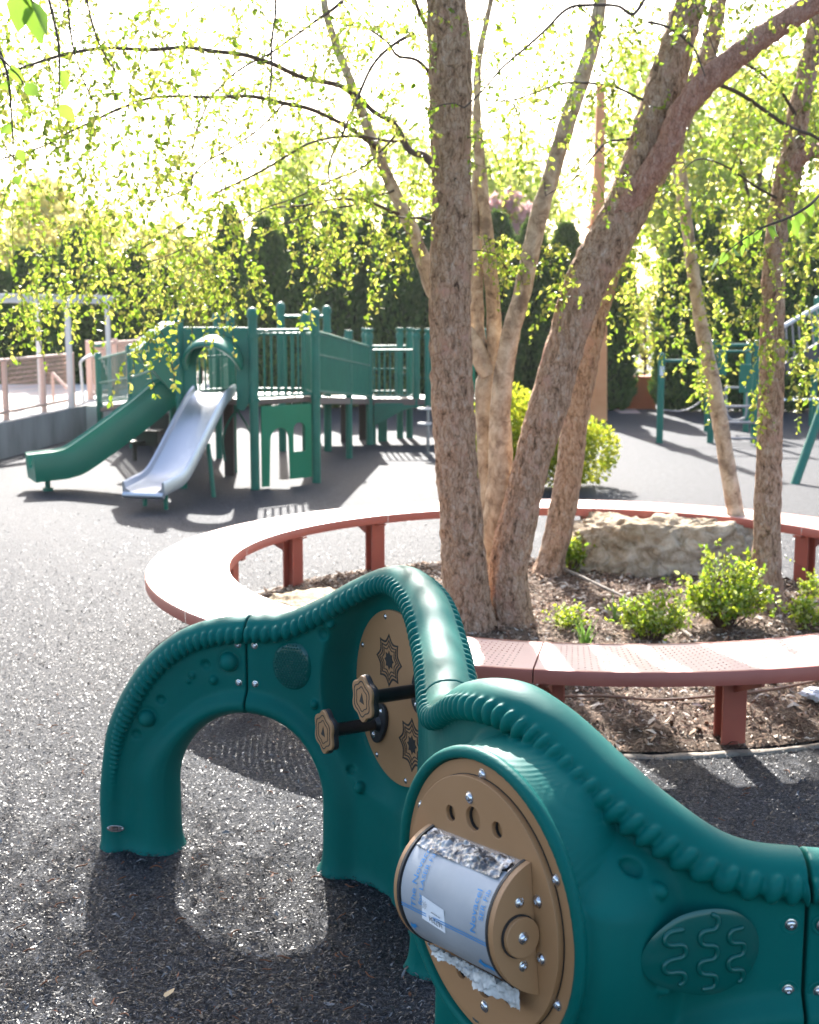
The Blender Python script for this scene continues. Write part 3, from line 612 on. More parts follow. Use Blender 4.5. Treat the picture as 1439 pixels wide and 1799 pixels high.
for k in range(8):
    t0 = R(79+45*k)+.0012; t1 = R(79+45*(k+1))-.0012; n = 40; V = []; uv = []
    for i in range(n+1):
        t = t0+(t1-t0)*i/n
        for j in range(9): r = BRI+(BRO-BRI)*j/8; V.append(pol(r, t, ZT)); uv.append((NCL*i/n, NRW*j/8))
    Fc = [(i*9+j, i*9+j+1, (i+1)*9+j+1, (i+1)*9+j) for i in range(n) for j in range(8)]
    top = obj('seat_panel', V, Fc, topm, bench, uv=uv)
    prof = [(BRI+.006, ZT-.052), (BRI-.002, ZT-.052), (BRI-.004, ZT-.006), (BRI+.001, ZT+.0015), (BRI+.012, ZT+.0022)]
    prof2 = [(BRO-.012, ZT+.0022), (BRO-.001, ZT+.0015), (BRO+.004, ZT-.006), (BRO+.002, ZT-.052), (BRO-.006, ZT-.052)]
    V = []; Fc = []
    for pr_ in (prof, prof2):
        b0 = len(V)
        for i in range(n+1):
            t = t0+(t1-t0)*i/n
            for q in pr_: V.append(pol(q[0], t, q[1]))
        for i in range(n):
            for j in range(4): a = b0+i*5+j; Fc.append((a, a+1, a+6, a+5))
    for i in (0, n):
        t = t0+(t1-t0)*i/n; b0 = len(V); V += [pol(BRI, t, ZT-.05), pol(BRO, t, ZT-.05), pol(BRO, t, ZT+.002), pol(BRI, t, ZT+.002)]; Fc.append((b0, b0+1, b0+2, b0+3))
    obj('edge_band', V, Fc, redm, top, sharp=50)
for k in range(16):
    t = R(79+22.5*k)+(.0 if k % 2 else .022); u = np.array([math.cos(t), math.sin(t), 0]); s_ = np.array([-u[1], u[0], 0]); c = np.array([BC[0], BC[1], 0])
    mb = MB(); rl = 1.925
    mb.box(c+u*(rl-.035)+[0, 0, .165], (.012, .10, .35), ax=[u, s_, [0, 0, 1]]); mb.box(c+u*(rl+.035)+[0, 0, .165], (.012, .10, .35), ax=[u, s_, [0, 0, 1]]); mb.box(c+u*rl+[0, 0, .165], (.060, .014, .35), ax=[u, s_, [0, 0, 1]])
    mb.box(c+u*(BRI+.18)+[0, 0, .337], (.36, .06, .010), ax=[u, s_, [0, 0, 1]])
    g0 = [c+u*(rl+.04)+[0, 0, .331], c+u*(BRO-.06)+[0, 0, .331], c+u*(BRO-.06)+[0, 0, .318], c+u*(rl+.04)+[0, 0, .23]]
    V = [p+s_*.005 for p in g0]+[p-s_*.005 for p in g0]; mb.add(V, [(0, 1, 2, 3), (7, 6, 5, 4), (0, 4, 5, 1), (1, 5, 6, 2), (2, 6, 7, 3), (3, 7, 4, 0)])
    leg = mb.obj('leg', redm, bench)
# ================================================ birches
def bark(name, stops, sc, bsr, rough=.85, pale=None, flat=False):
    m = mat(name, (.2, .15, .12), rough, 0, .2); co = coords(m, sc); a = nz(m, co, 6, 8, .7, .6)
    c1 = ramp(m, a, stops)
    v = nd(m, 'ShaderNodeTexVoronoi', feature='DISTANCE_TO_EDGE'); v.inputs['Scale'].default_value = 9; lk(m, co, v.inputs['Vector'])
    cr_ = ramp(m, v.outputs['Distance'], [(.0, (.4 if not flat else .85,)*3), (.07, (1,)*3)])
    mx = nd(m, 'ShaderNodeMix', data_type='RGBA', blend_type='MULTIPLY'); mx.inputs[0].default_value = .75
    lk(m, c1, mx.inputs[6]); lk(m, cr_, mx.inputs[7]); out = mx.outputs[2]
    if pale:
        b = nz(m, coords(m, (1, 1, 1.2)), 7, 5, .6); k = ramp(m, b, [(.56, (0,)*3), (.66, (.75,)*3)])
        m2 = nd(m, 'ShaderNodeMix', data_type='RGBA'); lk(m, k, m2.inputs[0]); lk(m, out, m2.inputs[6]); m2.inputs[7].default_value = (*pale, 1); out = m2.outputs[2]
    setc(m, out); n1 = bump(m, v.outputs['Distance'], bsr, .02); bump(m, a, .6, .012, n1); return m
M['bark'] = bark('shaggy_birch_bark', [(.34, (.055, .03, .018)), (.44, (.30, .18, .11)), (.56, (.46, .30, .20)), (.72, (.54, .44, .35))], (6, 6, 2.8), .8, pale=(.46, .27, .19))
M['palebark'] = bark('pale_birch_bark', [(.32, (.13, .09, .06)), (.44, (.34, .25, .17)), (.56, (.50, .40, .29)), (.75, (.62, .53, .41))], (2, 2, 1.5), .1, pale=(.17, .12, .085), flat=True)
M['redbark'] = bark('peeling_red_bark', [(.3, (.20, .09, .06)), (.5, (.40, .21, .15)), (.75, (.52, .36, .29))], (7, 7, 3), .6)
M['twig'] = mat('dark_twig_bark', (.085, .06, .048), .8, 0, .2)
def trunk_mesh(P, rad, seg=40, rough=.012, step=.02, seed=0, flare=0, lobes=0):
    P = np.asarray(P, float); L = np.concatenate([[0], np.cumsum(np.linalg.norm(np.diff(P, axis=0), axis=1))]); n = max(int(L[-1]/step), 6)
    dense = cr(np.c_[P, rad], n*2); DL = np.concatenate([[0], np.cumsum(np.linalg.norm(np.diff(dense[:, :3], axis=0), axis=1))])
    u = np.linspace(0, DL[-1], n); Q = np.stack([np.interp(u, DL, dense[:, k]) for k in range(4)], 1); C = Q[:, :3]; rr = Q[:, 3]
    T = np.gradient(C, axis=0); T /= np.linalg.norm(T, axis=1)[:, None]; N = np.cross(T[0], [0, 1, 0]); N /= np.linalg.norm(N)
    a = np.arange(seg)*2*np.pi/seg; V = []
    for i in range(n):
        N = N-T[i]*(N@T[i]); N /= np.linalg.norm(N); B = np.cross(T[i], N); ring = []
        for t in a:
            d = N*math.cos(t)+B*math.sin(t); q = C[i]+d*rr[i]; p = Vector((q[0]*18+seed, q[1]*18, q[2]*6.5))
            ridg = 1-abs(noise.noise(p))*2; fine = noise.noise(Vector((q[0]*50, q[1]*50, q[2]*16+seed))); big = noise.noise(Vector((q[0]*5, q[1]*5, q[2]*2.2+seed)))
            k = 1+(rough*(ridg-.5)+rough*.6*fine)/max(rr[i], .02)*1.0+.10*big
            if flare: k += flare*math.exp(-u[i]/.14)*(1+.6*math.sin(t*5+seed))
            ring.append(C[i]+d*rr[i]*k)
        V.append(ring)
    V = np.array(V).reshape(-1, 3); j = np.arange(seg); Fc = []
    for i in range(n-1):
        Fc.append(np.stack([i*seg+j, i*seg+(j+1) % seg, (i+1)*seg+(j+1) % seg, (i+1)*seg+j], 1))
    return V, np.concatenate(Fc)
def px3(L): # (px, py, depth, width px) rows -> points, radii
    P = np.array([at(a, b, c) for a, b, c, d in L]); r_ = np.array([d*c/F/2*1.03 for a, b, c, d in L]); return P, r_
def add_trunk(tree, L, m, name='trunk', base=None, **k):
    P, rr = px3(L)
    if base is not None: P[0, 2] = base
    V, Fc = trunk_mesh(P, rr, **k); return obj(name, V, Fc, M[m], tree)
def lean(L, d0, d1):                    # fill depth linearly along the list
    n = len(L)-1; return [(a, b, d0+(d1-d0)*i/n, w_) for i, (a, b, w_) in enumerate(L)]
# leaves: folded ovate blades
LV = np.array([(0, 0, 0), (.16, .3, .07), (.30, .28, .04), (.36, .0, -.02)])
def leaf_mesh(P, D, size, seed, detail=2, name='foliage', mats=None, parent=None, hang=.5, probs=None, ratio=.62, solo_=None):
    r = np.random.default_rng(seed); n = len(P); D = D/np.linalg.norm(D, axis=1)[:, None]
    R1 = r.normal(0, 1, (n, 3)); S = np.cross(D, R1); S /= np.linalg.norm(S, axis=1)[:, None]; U = np.cross(S, D); size = np.broadcast_to(size, (n,))[:, None]
    fold = r.uniform(.05, .4, (n, 1)); droop = r.uniform(-.25, .35, (n, 1)); k = ratio
    def pt(l, w_, up): return P+size*(D*l+S*(w_*k)+U*(up-droop*l*l))
    if detail == 2:
        f = fold; Vs = [pt(0, 0, 0), pt(.35, 0, 0), pt(.7, 0, 0), pt(1.0, 0, 0), pt(.16, .36, f*.36), pt(.42, .5, f*.5), pt(.74, .28, f*.28), pt(.16, -.36, f*.36), pt(.42, -.5, f*.5), pt(.74, -.28, f*.28)]
        FF = [[0, 1, 5, 4], [1, 2, 6, 5], [2, 3, 3, 6], [0, 7, 8, 1], [1, 8, 9, 2], [2, 9, 3, 3]]
        quads = [[0, 1, 5, 4], [1, 2, 6, 5], [0, 7, 8, 1], [1, 8, 9, 2]]; tris = [[2, 3, 6], [2, 9, 3]]; nv = 10
        V = np.stack(Vs, 1).reshape(-1, 3); b = np.arange(n)*nv
        Fq = [tuple(x) for q in quads for x in (b[:, None]+q).tolist()]; Ft = [tuple(x) for q in tris for x in (b[:, None]+q).tolist()]
        Fc = Fq+Ft; rep = 6
    else:
        f = fold; V = np.stack([pt(0, 0, 0), pt(.4, .5, f*.5), pt(1, 0, 0), pt(.4, -.5, f*.5)], 1).reshape(-1, 3); b = np.arange(n)[:, None]*4
        Fc = (b+[0, 3, 2, 1]) ; rep = 1
    mats = mats or [M['leaf_a'], M['leaf_b'], M['leaf_c']]; probs = probs or [.4, .35, .25]; mi = r.choice(len(mats), n, p=probs); mi = np.concatenate([mi]*rep)
    if solo_: return V, Fc, mi
    return obj(name, V, Fc, mats, parent, midx=mi, smooth=detail == 2)
def leafmat(name, col, tcol, rough=.45, mix=.55):
    m = mat(name, col, rough, 0, .4); t = nd(m, 'ShaderNodeBsdfTranslucent'); t.inputs[0].default_value = (*tcol, 1); a = nd(m, 'ShaderNodeMixShader'); a.inputs[0].default_value = mix
    b = m.node_tree.nodes['Principled BSDF']; lk(m, b.outputs[0], a.inputs[1]); lk(m, t.outputs[0], a.inputs[2]); lk(m, a.outputs[0], m.node_tree.nodes['Material Output'].inputs[0]); return m
M['leaf_a'] = leafmat('young_leaf', (.20, .27, .03), (.36, .44, .05)); M['leaf_b'] = leafmat('young_leaf_green', (.13, .22, .02), (.22, .34, .03)); M['leaf_c'] = leafmat('young_leaf_yellow', (.32, .33, .06), (.52, .50, .11))
def grow(tree, nodes, rads, att, seed, leafsz=.033, twigr=.0021, maxd=1.6, perleaf=.021, groups=None):
    """join every attractor to the nearest wood by a drooping twig; returns twig and leaf lists"""
    r = np.random.default_rng(seed); N = np.array(nodes, float); NR = np.array(rads, float); mb = MB(); LP = []; LD = []
    d0 = np.array([np.min(((N-a)**2).sum(1)) for a in att]); order = np.argsort(d0)
    for oi in order:
        a = att[oi]; dd = np.sqrt(((N-a)**2).sum(1))+.35*np.maximum(a[2]-N[:, 2]-.25, 0)+.15*(NR < .004)*0; i = int(np.argmin(dd)); p = N[i]; L = np.linalg.norm(a-p)
        if L < .03 or L > maxd: continue
        n = max(int(L/.05), 4); t = np.linspace(0, 1, n)[:, None]; arch = .22*L*r.uniform(.3, 1.2); side = r.normal(0, .06, 3)*L
        Q = p+(a-p)*t+np.array([0, 0, 1.])*arch*np.sin(np.pi*t)*(1-t*.3)+side*np.sin(np.pi*t)+np.cumsum(r.normal(0, .0035, (n, 3)), axis=0)*(t > 0)
        tail = r.uniform(.08, .22); k = 4; dirn = (Q[-1]-Q[-2]); dirn /= np.linalg.norm(dirn)+1e-9
        for q in range(k): dirn = dirn*.75+np.array([0, 0, -.38])+r.normal(0, .1, 3); dirn /= np.linalg.norm(dirn); Q = np.vstack([Q, Q[-1]+dirn*tail/k])
        r0 = min(NR[i]*.8, twigr*(1.3+1.6*L)); rr = np.linspace(r0, twigr*.55, len(Q)); mb.tube(Q, rr, 4, cap=False)
        N = np.vstack([N, Q[1:]]); NR = np.concatenate([NR, rr[1:]])
        seg = np.linalg.norm(np.diff(Q, axis=0), axis=1); tot = seg.sum(); start = tot*(.35 if L > .35 else .1)
        cum = np.concatenate([[0], np.cumsum(seg)]); m = max(int((tot-start)/perleaf), 2)
        for u in np.linspace(start, tot, m)+r.normal(0, .006, m):
            x = np.array([np.interp(u, cum, Q[:, k_]) for k_ in range(3)]); d = r.normal(0, 1, 3)+[0, 0, -.9]; LP.append(x); LD.append(d)
            if r.random() < .45: LP.append(x+r.normal(0, .006, 3)); LD.append(r.normal(0, 1, 3)+[0, 0, -.9])
    return mb, np.array(LP), np.array(LD), N, NR
def region(n, x0, x1, y0, y1, d0, d1, seed):   # crown volume seen between these photo columns and rows
    r = np.random.default_rng(seed); return np.array([at(r.uniform(x0, x1), r.uniform(y0, y1), r.uniform(d0, d1)) for _ in range(n)])
def poly_region(n, pts, sig, d0, d1, seed):
    r = np.random.default_rng(seed); P = cr(np.array(pts, float), 60); out = []
    for _ in range(n): q = P[r.integers(60)]; out.append(at(q[0]+r.normal(0, sig), q[1]+r.normal(0, sig), r.uniform(d0, d1)))
    return np.array(out)
birch = thing('river_birch', tuple(gz(880, 1115)+[0, .12, 0]), 'largest multi-stemmed birch with thick shaggy trunks rising just behind the near bench', 'tree')
BX, BY = ORG[birch.name][:2]
A_ = lean([(826, 1135, 92), (822, 1060, 80), (817, 1000, 77), (810, 934, 75), (802, 825, 70), (796, 717, 69), (792, 608, 70), (792, 500, 69), (794, 400, 66), (793, 300, 65), (790, 200, 68), (790, 100, 67), (783, 0, 66), (775, -150, 62), (770, -350, 55)], 6.72, 6.6)
C_ = lean([(912, 1140, 66), (900, 1070, 62), (893, 1006, 66), (905, 934, 66), (932, 825, 60), (963, 717, 64), (992, 608, 66), (1033, 490, 72), (1088, 390, 72), (1122, 300, 66), (1155, 200, 66), (1182, 110, 58), (1208, 20, 50), (1235, -90, 46), (1270, -300, 40)], 6.80, 7.1)
add_trunk(birch, A_, 'bark', base=-.02, seed=1, flare=.22, seg=56, rough=.012, step=.016)
add_trunk(birch, C_, 'bark', base=-.02, seed=5, flare=.25, seg=56, rough=.012, step=.016)
CB = lean([(1060, 420, 40), (1120, 335, 38), (1168, 265, 40), (1195, 200, 40), (1235, 150, 40), (1300, 95, 38), (1370, 45, 36), (1440, 0, 34), (1540, -70, 30)], 6.95, 6.6); add_trunk(birch, CB, 'redbark', 'limb', seed=7, seg=32, rough=.010)
E_ = lean([(868, 1090, 40), (862, 1006, 34), (866, 934, 36), (879, 825, 42), (880, 717, 36), (893, 608, 31), (921, 500, 30), (942, 400, 31), (971, 300, 29), (1002, 200, 27), (1035, 100, 25), (1052, 20, 21), (1065, -80, 18), (1085, -200, 14)], 6.98, 7.25)
B_ = lean([(862, 1080, 40), (858, 900, 32), (852, 740, 30), (853, 680, 34), (866, 640, 30), (868, 560, 24), (862, 470, 22), (855, 400, 20), (845, 300, 17), (838, 200, 13), (842, 100, 11), (862, 0, 9), (880, -120, 7)], 7.15, 7.4)
B2 = lean([(858, 668, 28), (846, 625, 28), (838, 560, 24), (838, 480, 22), (834, 400, 18), (838, 300, 14)], 7.25, 7.35)
L_st = lean([(858, 660, 30), (832, 605, 30), (800, 560, 28), (764, 515, 29), (745, 460, 27), (718, 390, 22), (690, 330, 20), (655, 250, 18), (628, 175, 16), (598, 100, 14), (575, 30, 12), (560, -60, 10), (540, -200, 8)], 7.2, 7.4)
for L in (E_, B_, B2, L_st): add_trunk(birch, L, 'palebark', seed=len(L)*3, seg=28, rough=.006, step=.025)
tree_D = thing('river_birch', tuple(gz(965, 1028)), 'single birch trunk leaning right directly behind the large birch, left of the boulder', 'tree')
D_ = lean([(960, 1035, 58), (968, 985, 44), (982, 930, 46), (1000, 825, 45), (1013, 717, 42), (1035, 608, 42), (1062, 500, 42), (1095, 420, 40), (1135, 340, 38), (1172, 270, 36), (1200, 200, 34), (1240, 105, 30), (1262, 10, 26), (1290, -120, 20)], 8.12, 8.3)
add_trunk(tree_D, D_, 'bark', base=0.02, seed=11, flare=.25, seg=36, rough=.009)
tree_F = thing('river_birch', tuple(gz(1312, 1008)), 'slender birch trunk leaning left in front of the right end of the boulder', 'tree')
F_ = lean([(1313, 1012, 38), (1304, 960, 31), (1292, 900, 28), (1278, 820, 28), (1265, 740, 26), (1250, 660, 25), (1236, 590, 24), (1224, 520, 22), (1210, 420, 20), (1200, 340, 22), (1190, 260, 20), (1185, 150, 16), (1180, 20, 12)], 8.4, 8.5)
add_trunk(tree_F, F_, 'palebark', base=.02, seed=13, flare=.15, seg=28, rough=.006)
tree_G = thing('river_birch', tuple(gz(1350, 1092)), 'upright birch trunk at the right behind the bright green shrub, forking above', 'tree')
G_ = lean([(1352, 1105, 58), (1349, 1040, 48), (1348, 950, 46), (1350, 850, 43), (1353, 750, 41), (1356, 650, 39), (1357, 560, 37), (1360, 470, 36), (1370, 380, 38), (1384, 310, 42), (1396, 240, 36), (1410, 160, 32), (1428, 80, 28), (1450, -20, 24), (1490, -160, 18)], 7.15, 7.4)
add_trunk(tree_G, G_, 'bark', base=.02, seed=17, flare=.2, seg=40, rough=.009)
G2 = lean([(1378, 330, 26), (1395, 290, 26), (1420, 268, 25), (1460, 255, 24), (1540, 200, 20)], 7.3, 7.2); add_trunk(tree_G, G2, 'redbark', 'limb', seed=3, seg=24)
# dark arching branches
def branch(tree, L, d0, d1, store):
    P, rr = px3(lean(L, d0, d1)); q = cr(np.c_[P, rr], len(L)*7); q[:, :3] += np.array([noise.noise_vector(Vector(x[:3]*4))[:] for x in q])*.018
    mb = MB(); mb.tube(q[:, :3], np.maximum(q[:, 3]*.85, .001), 8); o = mb.obj('branch', M['twig'], tree, sharp=80); store.append(q); return o
SB = []
branch(birch, [(630, 172, 12), (600, 155, 11), (550, 140, 10), (470, 110, 10), (400, 93, 9), (330, 88, 8), (250, 85, 8), (160, 90, 7), (80, 105, 6), (0, 128, 5), (-80, 165, 4)], 7.3, 5.4, SB)
branch(birch, [(662, 262, 11), (600, 215, 9), (530, 188, 9), (450, 173, 8), (370, 168, 7), (290, 172, 6), (220, 188, 6), (150, 220, 5), (70, 255, 4), (-10, 282, 3)], 7.3, 5.7, SB)
branch(birch, [(768, 305, 18), (745, 275, 16), (722, 262, 14), (690, 215, 12), (655, 190, 10), (628, 165, 9)], 6.7, 7.2, SB)
branch(birch, [(700, 248, 6), (640, 240, 6), (560, 245, 5), (510, 270, 5), (440, 310, 5), (380, 345, 4), (350, 370, 3), (300, 405, 3), (240, 445, 2)], 7.2, 6.2, SB)
branch(birch, [(700, 374, 7), (640, 355, 6), (580, 350, 5), (520, 360, 4), (470, 372, 3), (420, 400, 2)], 7.25, 6.4, SB)
branch(birch, [(602, 5, 9), (555, 40, 6), (490, 78, 5), (440, 110, 5), (400, 140, 4), (370, 170, 4), (350, 210, 4), (342, 260, 3), (336, 330, 2)], 7.4, 6.0, SB)
branch(birch, [(484, -60, 5), (481, 20, 5), (475, 80, 5), (478, 130, 4), (475, 180, 3), (483, 220, 2)], 6.2, 6.0, SB)
branch(birch, [(112, -50, 5), (120, 20, 4), (128, 70, 4), (142, 120, 3), (165, 170, 3), (200, 222, 2)], 5.2, 5.4, SB)
branch(birch, [(148, -40, 4), (160, 30, 4), (178, 90, 4), (215, 145, 3), (262, 205, 2)], 5.4, 5.6, SB)
branch(birch, [(725, 62, 8), (690, 80, 7), (655, 120, 6), (630, 180, 6), (603, 235, 5), (575, 290, 4), (580, 340, 2)], 6.6, 6.0, SB)
branch(birch, [(1135, 0, 7), (1112, 26, 7), (1085, 12, 6), (1040, 8, 6), (1000, 15, 6), (960, 50, 5), (920, 90, 5), (870, 135, 4), (815, 190, 3)], 6.5, 6.2, SB)
branch(birch, [(765, 140, 8), (735, 110, 7), (700, 100, 6), (680, 75, 5), (640, 50, 4)], 6.7, 6.3, SB)
branch(birch, [(760, 62, 9), (735, 15, 8), (715, -40, 7)], 6.7, 6.6, SB)
branch(birch, [(700, 330, 5), (660, 345, 4), (620, 360, 4), (560, 372, 3), (480, 405, 2), (430, 450, 2)], 7.3, 6.5, SB)
branch(birch, [(765, 395, 8), (740, 385, 6), (705, 382, 4), (660, 372, 3)], 6.7, 6.9, SB)
branch(birch, [(500, 182, 5), (440, 235, 4), (360, 290, 4), (330, 330, 3), (290, 345, 3), (250, 360, 2), (200, 400, 2)], 6.8, 6.0, SB)
branch(birch, [(690, 235, 5), (640, 290, 4), (580, 315, 4), (520, 345, 3), (440, 380, 3), (340, 425, 3), (240, 470, 2)], 7.1, 6.3, SB)
branch(birch, [(1130, 175, 6), (1080, 155, 5), (1000, 148, 5), (940, 160, 4), (890, 175, 3), (850, 180, 2)], 6.9, 6.5, SB)
branch(birch, [(1110, 240, 5), (1070, 250, 5), (1045, 275, 4), (1010, 310, 3), (960, 340, 2)], 7.0, 6.6, SB)
branch(birch, [(915, 505, 3), (890, 470, 3), (870, 430, 2), (850, 420, 2)], 7.2, 7.0, SB)
SG_ = []
branch(tree_G, [(1262, 148, 8), (1300, 165, 8), (1345, 195, 8), (1395, 228, 7), (1445, 252, 7), (1500, 300, 8)], 6.9, 7.2, SG_)
branch(tree_G, [(1372, 350, 6), (1330, 330, 5), (1270, 290, 4), (1230, 280, 3), (1200, 300, 2)], 7.3, 6.9, SG_)
branch(tree_G, [(1400, 200, 7), (1370, 160, 6), (1320, 120, 5), (1280, 100, 3), (1240, 105, 2)], 7.3, 6.9, SG_)
branch(birch, [(1140, 40, 6), (1180, 52, 5), (1215, 80, 5), (1230, 115, 3), (1238, 135, 2)], 6.8, 6.6, SB)
def nodes_of(lists, q=()):
    N = []; RR_ = []
    for L in lists:
        P, rr = px3(L); c = cr(np.c_[P, rr], len(L)*5); N.append(c[:, :3]); RR_.append(c[:, 3])
    for c in q: N.append(c[:, :3]); RR_.append(c[:, 3])
    return np.concatenate(N), np.concatenate(RR_)
att = np.concatenate([region(330, -40, 330, 0, 340, 5.2, 7.0, 1), region(300, 330, 760, 0, 350, 5.8, 7.6, 2), region(200, 0, 420, 330, 560, 5.4, 7.4, 3),
    poly_region(75, [(110, 420), (200, 450), (280, 500), (330, 460), (240, 530), (80, 520)], 38, 5.6, 7.0, 4),
    poly_region(14, [(30, 560), (60, 575)], 12, 5.4, 5.8, 5), poly_region(9, [(225, 620), (260, 610), (300, 590)], 8, 5.6, 6.0, 6), poly_region(30, [(370, 400), (380, 480), (390, 520)], 22, 6, 7.0, 7),
    region(80, 400, 760, 330, 440, 6.2, 7.6, 8), poly_region(26, [(520, 370), (560, 400), (590, 440), (600, 470)], 16, 6.3, 7.2, 9), poly_region(22, [(650, 410), (690, 430), (700, 470), (655, 520)], 14, 6.4, 7.2, 10),
    poly_region(8, [(450, 470), (465, 540)], 7, 6.2, 6.6, 11), poly_region(6, [(540, 500), (545, 520)], 6, 6.2, 6.6, 12),
    region(130, 830, 1100, 0, 330, 6.2, 7.6, 13), poly_region(34, [(870, 420), (890, 450), (900, 480)], 16, 6.6, 7.4, 14), poly_region(26, [(960, 430), (990, 470), (965, 530), (1000, 510)], 12, 6.6, 7.2, 15), region(50, 1080, 1439, -40, 90, 6.2, 7.2, 16),
    region(420, -500, 1500, -900, -30, 5.6, 8.4, 17), region(330, 100, 1250, -620, -20, 5.8, 8.0, 18)])
N0, R0 = nodes_of([A_, C_, CB, E_, B_, L_st], SB)
top = np.array([np.append(gz(880, 1115)[:2]+[x, y], z) for x, y, z in ((-.4, .1, 4.2), (.1, -.4, 4.4), (.9, 0, 4.6), (-1.1, .2, 4.0), (1.6, .3, 4.2), (-.9, -.6, 3.9), (.3, .5, 4.8))])
mb, LP, LD, N1, R1_ = grow(birch, N0, R0, att, 31, maxd=2.6)
mb.obj('twigs', M['twig'], birch, sharp=80); leaf_mesh(LP, LD, np.random.default_rng(1).uniform(.016, .036, len(LP)), 41, parent=birch)
attR = np.concatenate([region(150, 1080, 1439, 60, 400, 6.8, 8.6, 21), poly_region(70, [(1110, 360), (1120, 430), (1100, 480), (1130, 540), (1110, 580)], 26, 7.4, 8.6, 22)])
N0, R0 = nodes_of([D_], []); mb, LP2, LD2, _n, _r = grow(tree_D, N0, R0, attR, 32, maxd=1.8)
mb.obj('twigs', M['twig'], tree_D, sharp=80); leaf_mesh(LP2, LD2, np.random.default_rng(2).uniform(.018, .040, len(LP2)), 42, parent=tree_D)
attF = np.concatenate([poly_region(60, [(1210, 420), (1215, 500), (1240, 560), (1250, 600), (1230, 640), (1250, 660)], 22, 8.0, 8.9, 23), poly_region(16, [(1150, 430), (1160, 520), (1170, 560)], 20, 8.0, 8.7, 24)])
N0, R0 = nodes_of([F_], []); mb, LP3, LD3, _n, _r = grow(tree_F, N0, R0, attF, 33, maxd=1.4)
mb.obj('twigs', M['twig'], tree_F, sharp=80); leaf_mesh(LP3, LD3, np.random.default_rng(3).uniform(.018, .040, len(LP3)), 43, parent=tree_F)
attG = np.concatenate([region(70, 1240, 1460, 120, 460, 6.6, 8.0, 25), poly_region(60, [(1290, 400), (1300, 470), (1330, 450), (1400, 420), (1420, 480)], 26, 6.6, 7.8, 26), poly_region(26, [(1290, 545), (1330, 555), (1370, 600), (1300, 615)], 14, 6.7, 7.2, 27),
    poly_region(34, [(1380, 520), (1420, 560), (1410, 610), (1430, 650), (1405, 670)], 16, 6.8, 7.6, 28), poly_region(10, [(1340, 680), (1335, 710), (1345, 730)], 6, 6.9, 7.1, 29), region(120, 1100, 1700, -800, 0, 6.4, 8.6, 30)])
N0, R0 = nodes_of([G_, G2], SG_); mb, LP4, LD4, _n, _r = grow(tree_G, N0, R0, attG, 34, maxd=2.0)
mb.obj('twigs', M['twig'], tree_G, sharp=80); leaf_mesh(LP4, LD4, np.random.default_rng(4).uniform(.018, .040, len(LP4)), 44, parent=tree_G)
print('LEAVES', len(LP), len(LP2), len(LP3), len(LP4))
# ================================================ background planting
M['arb_a'] = leafmat('arborvitae_spray', (.06, .115, .028), (.10, .17, .03), .7, .25); M['arb_b'] = leafmat('arborvitae_spray_light', (.10, .17, .04), (.16, .24, .05), .7, .3)
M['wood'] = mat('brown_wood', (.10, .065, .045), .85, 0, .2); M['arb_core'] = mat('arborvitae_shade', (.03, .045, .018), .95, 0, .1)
def arb_parts(seed):                    # 3.4 m column, radius .52
    r = np.random.default_rng(seed); mb = MB(); Hh = 3.4; n = 5200
    z = Hh*(1-(1-r.uniform(0, 1, n))**1.0); a = r.uniform(0, 2*np.pi, n)
    prof = lambda z: .53*np.clip(np.minimum((z+.35)/.6, 1)*np.clip((Hh+.03-z)/1.5, 0, 1)**.62, .0, 1)
    lump = np.array([1+.22*noise.noise(Vector((math.cos(q)*1.6, math.sin(q)*1.6, w_*1.3+seed))) +.14*noise.noise(Vector((math.cos(q)*4, math.sin(q)*4, w_*4+seed))) for q, w_ in zip(a, z)])
    rr = prof(z)*lump*(1-.16*r.random(n)**2); P = np.c_[rr*np.cos(a), rr*np.sin(a), z]
    D = np.c_[np.cos(a)*.7, np.sin(a)*.7, np.full(n, 1.0)]+r.normal(0, .35, (n, 3))
    V, Fc, mi = leaf_mesh(P, D, r.uniform(.09, .17, n), seed, detail=1, mats=[1, 2], probs=[.7, .3], solo_=True, ratio=.6)
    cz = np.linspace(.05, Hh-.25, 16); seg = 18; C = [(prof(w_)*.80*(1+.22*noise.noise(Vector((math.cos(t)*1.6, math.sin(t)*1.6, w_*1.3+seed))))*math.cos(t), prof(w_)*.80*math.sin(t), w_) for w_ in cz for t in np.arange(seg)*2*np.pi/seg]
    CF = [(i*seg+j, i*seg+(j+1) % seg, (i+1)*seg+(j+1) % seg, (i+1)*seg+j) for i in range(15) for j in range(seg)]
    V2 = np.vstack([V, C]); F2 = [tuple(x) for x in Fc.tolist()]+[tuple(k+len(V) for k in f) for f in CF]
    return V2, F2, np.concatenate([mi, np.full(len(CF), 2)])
ARB = []
def arb(px, top, wpx, y, label, var, zb=0.0):
    x = (px-719.5)/F*y*1.0; zt = at(px, top, y)[2]; sc = (zt-zb)/3.4; sw = wpx/F*y/1.04
    if var not in [v for v, _ in ARB]:
        t = thing('arborvitae', (0, 0, 0), label, 'evergreen', 'arborvitae standing in the clipped hedge row'); V, Fc, mi = arb_parts(50+var)
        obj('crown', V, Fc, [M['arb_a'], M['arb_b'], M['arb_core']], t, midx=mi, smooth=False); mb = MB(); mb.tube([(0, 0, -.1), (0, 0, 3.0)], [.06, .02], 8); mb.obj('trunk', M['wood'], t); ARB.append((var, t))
    else: t = dup([q for v, q in ARB if v == var][0], label=label)
    t.location = (x, y, zb); t.scale = (sw, sw, sc); t.rotation_euler = (0, 0, px*1.7); ORG[t.name] = np.array(t.location); return t
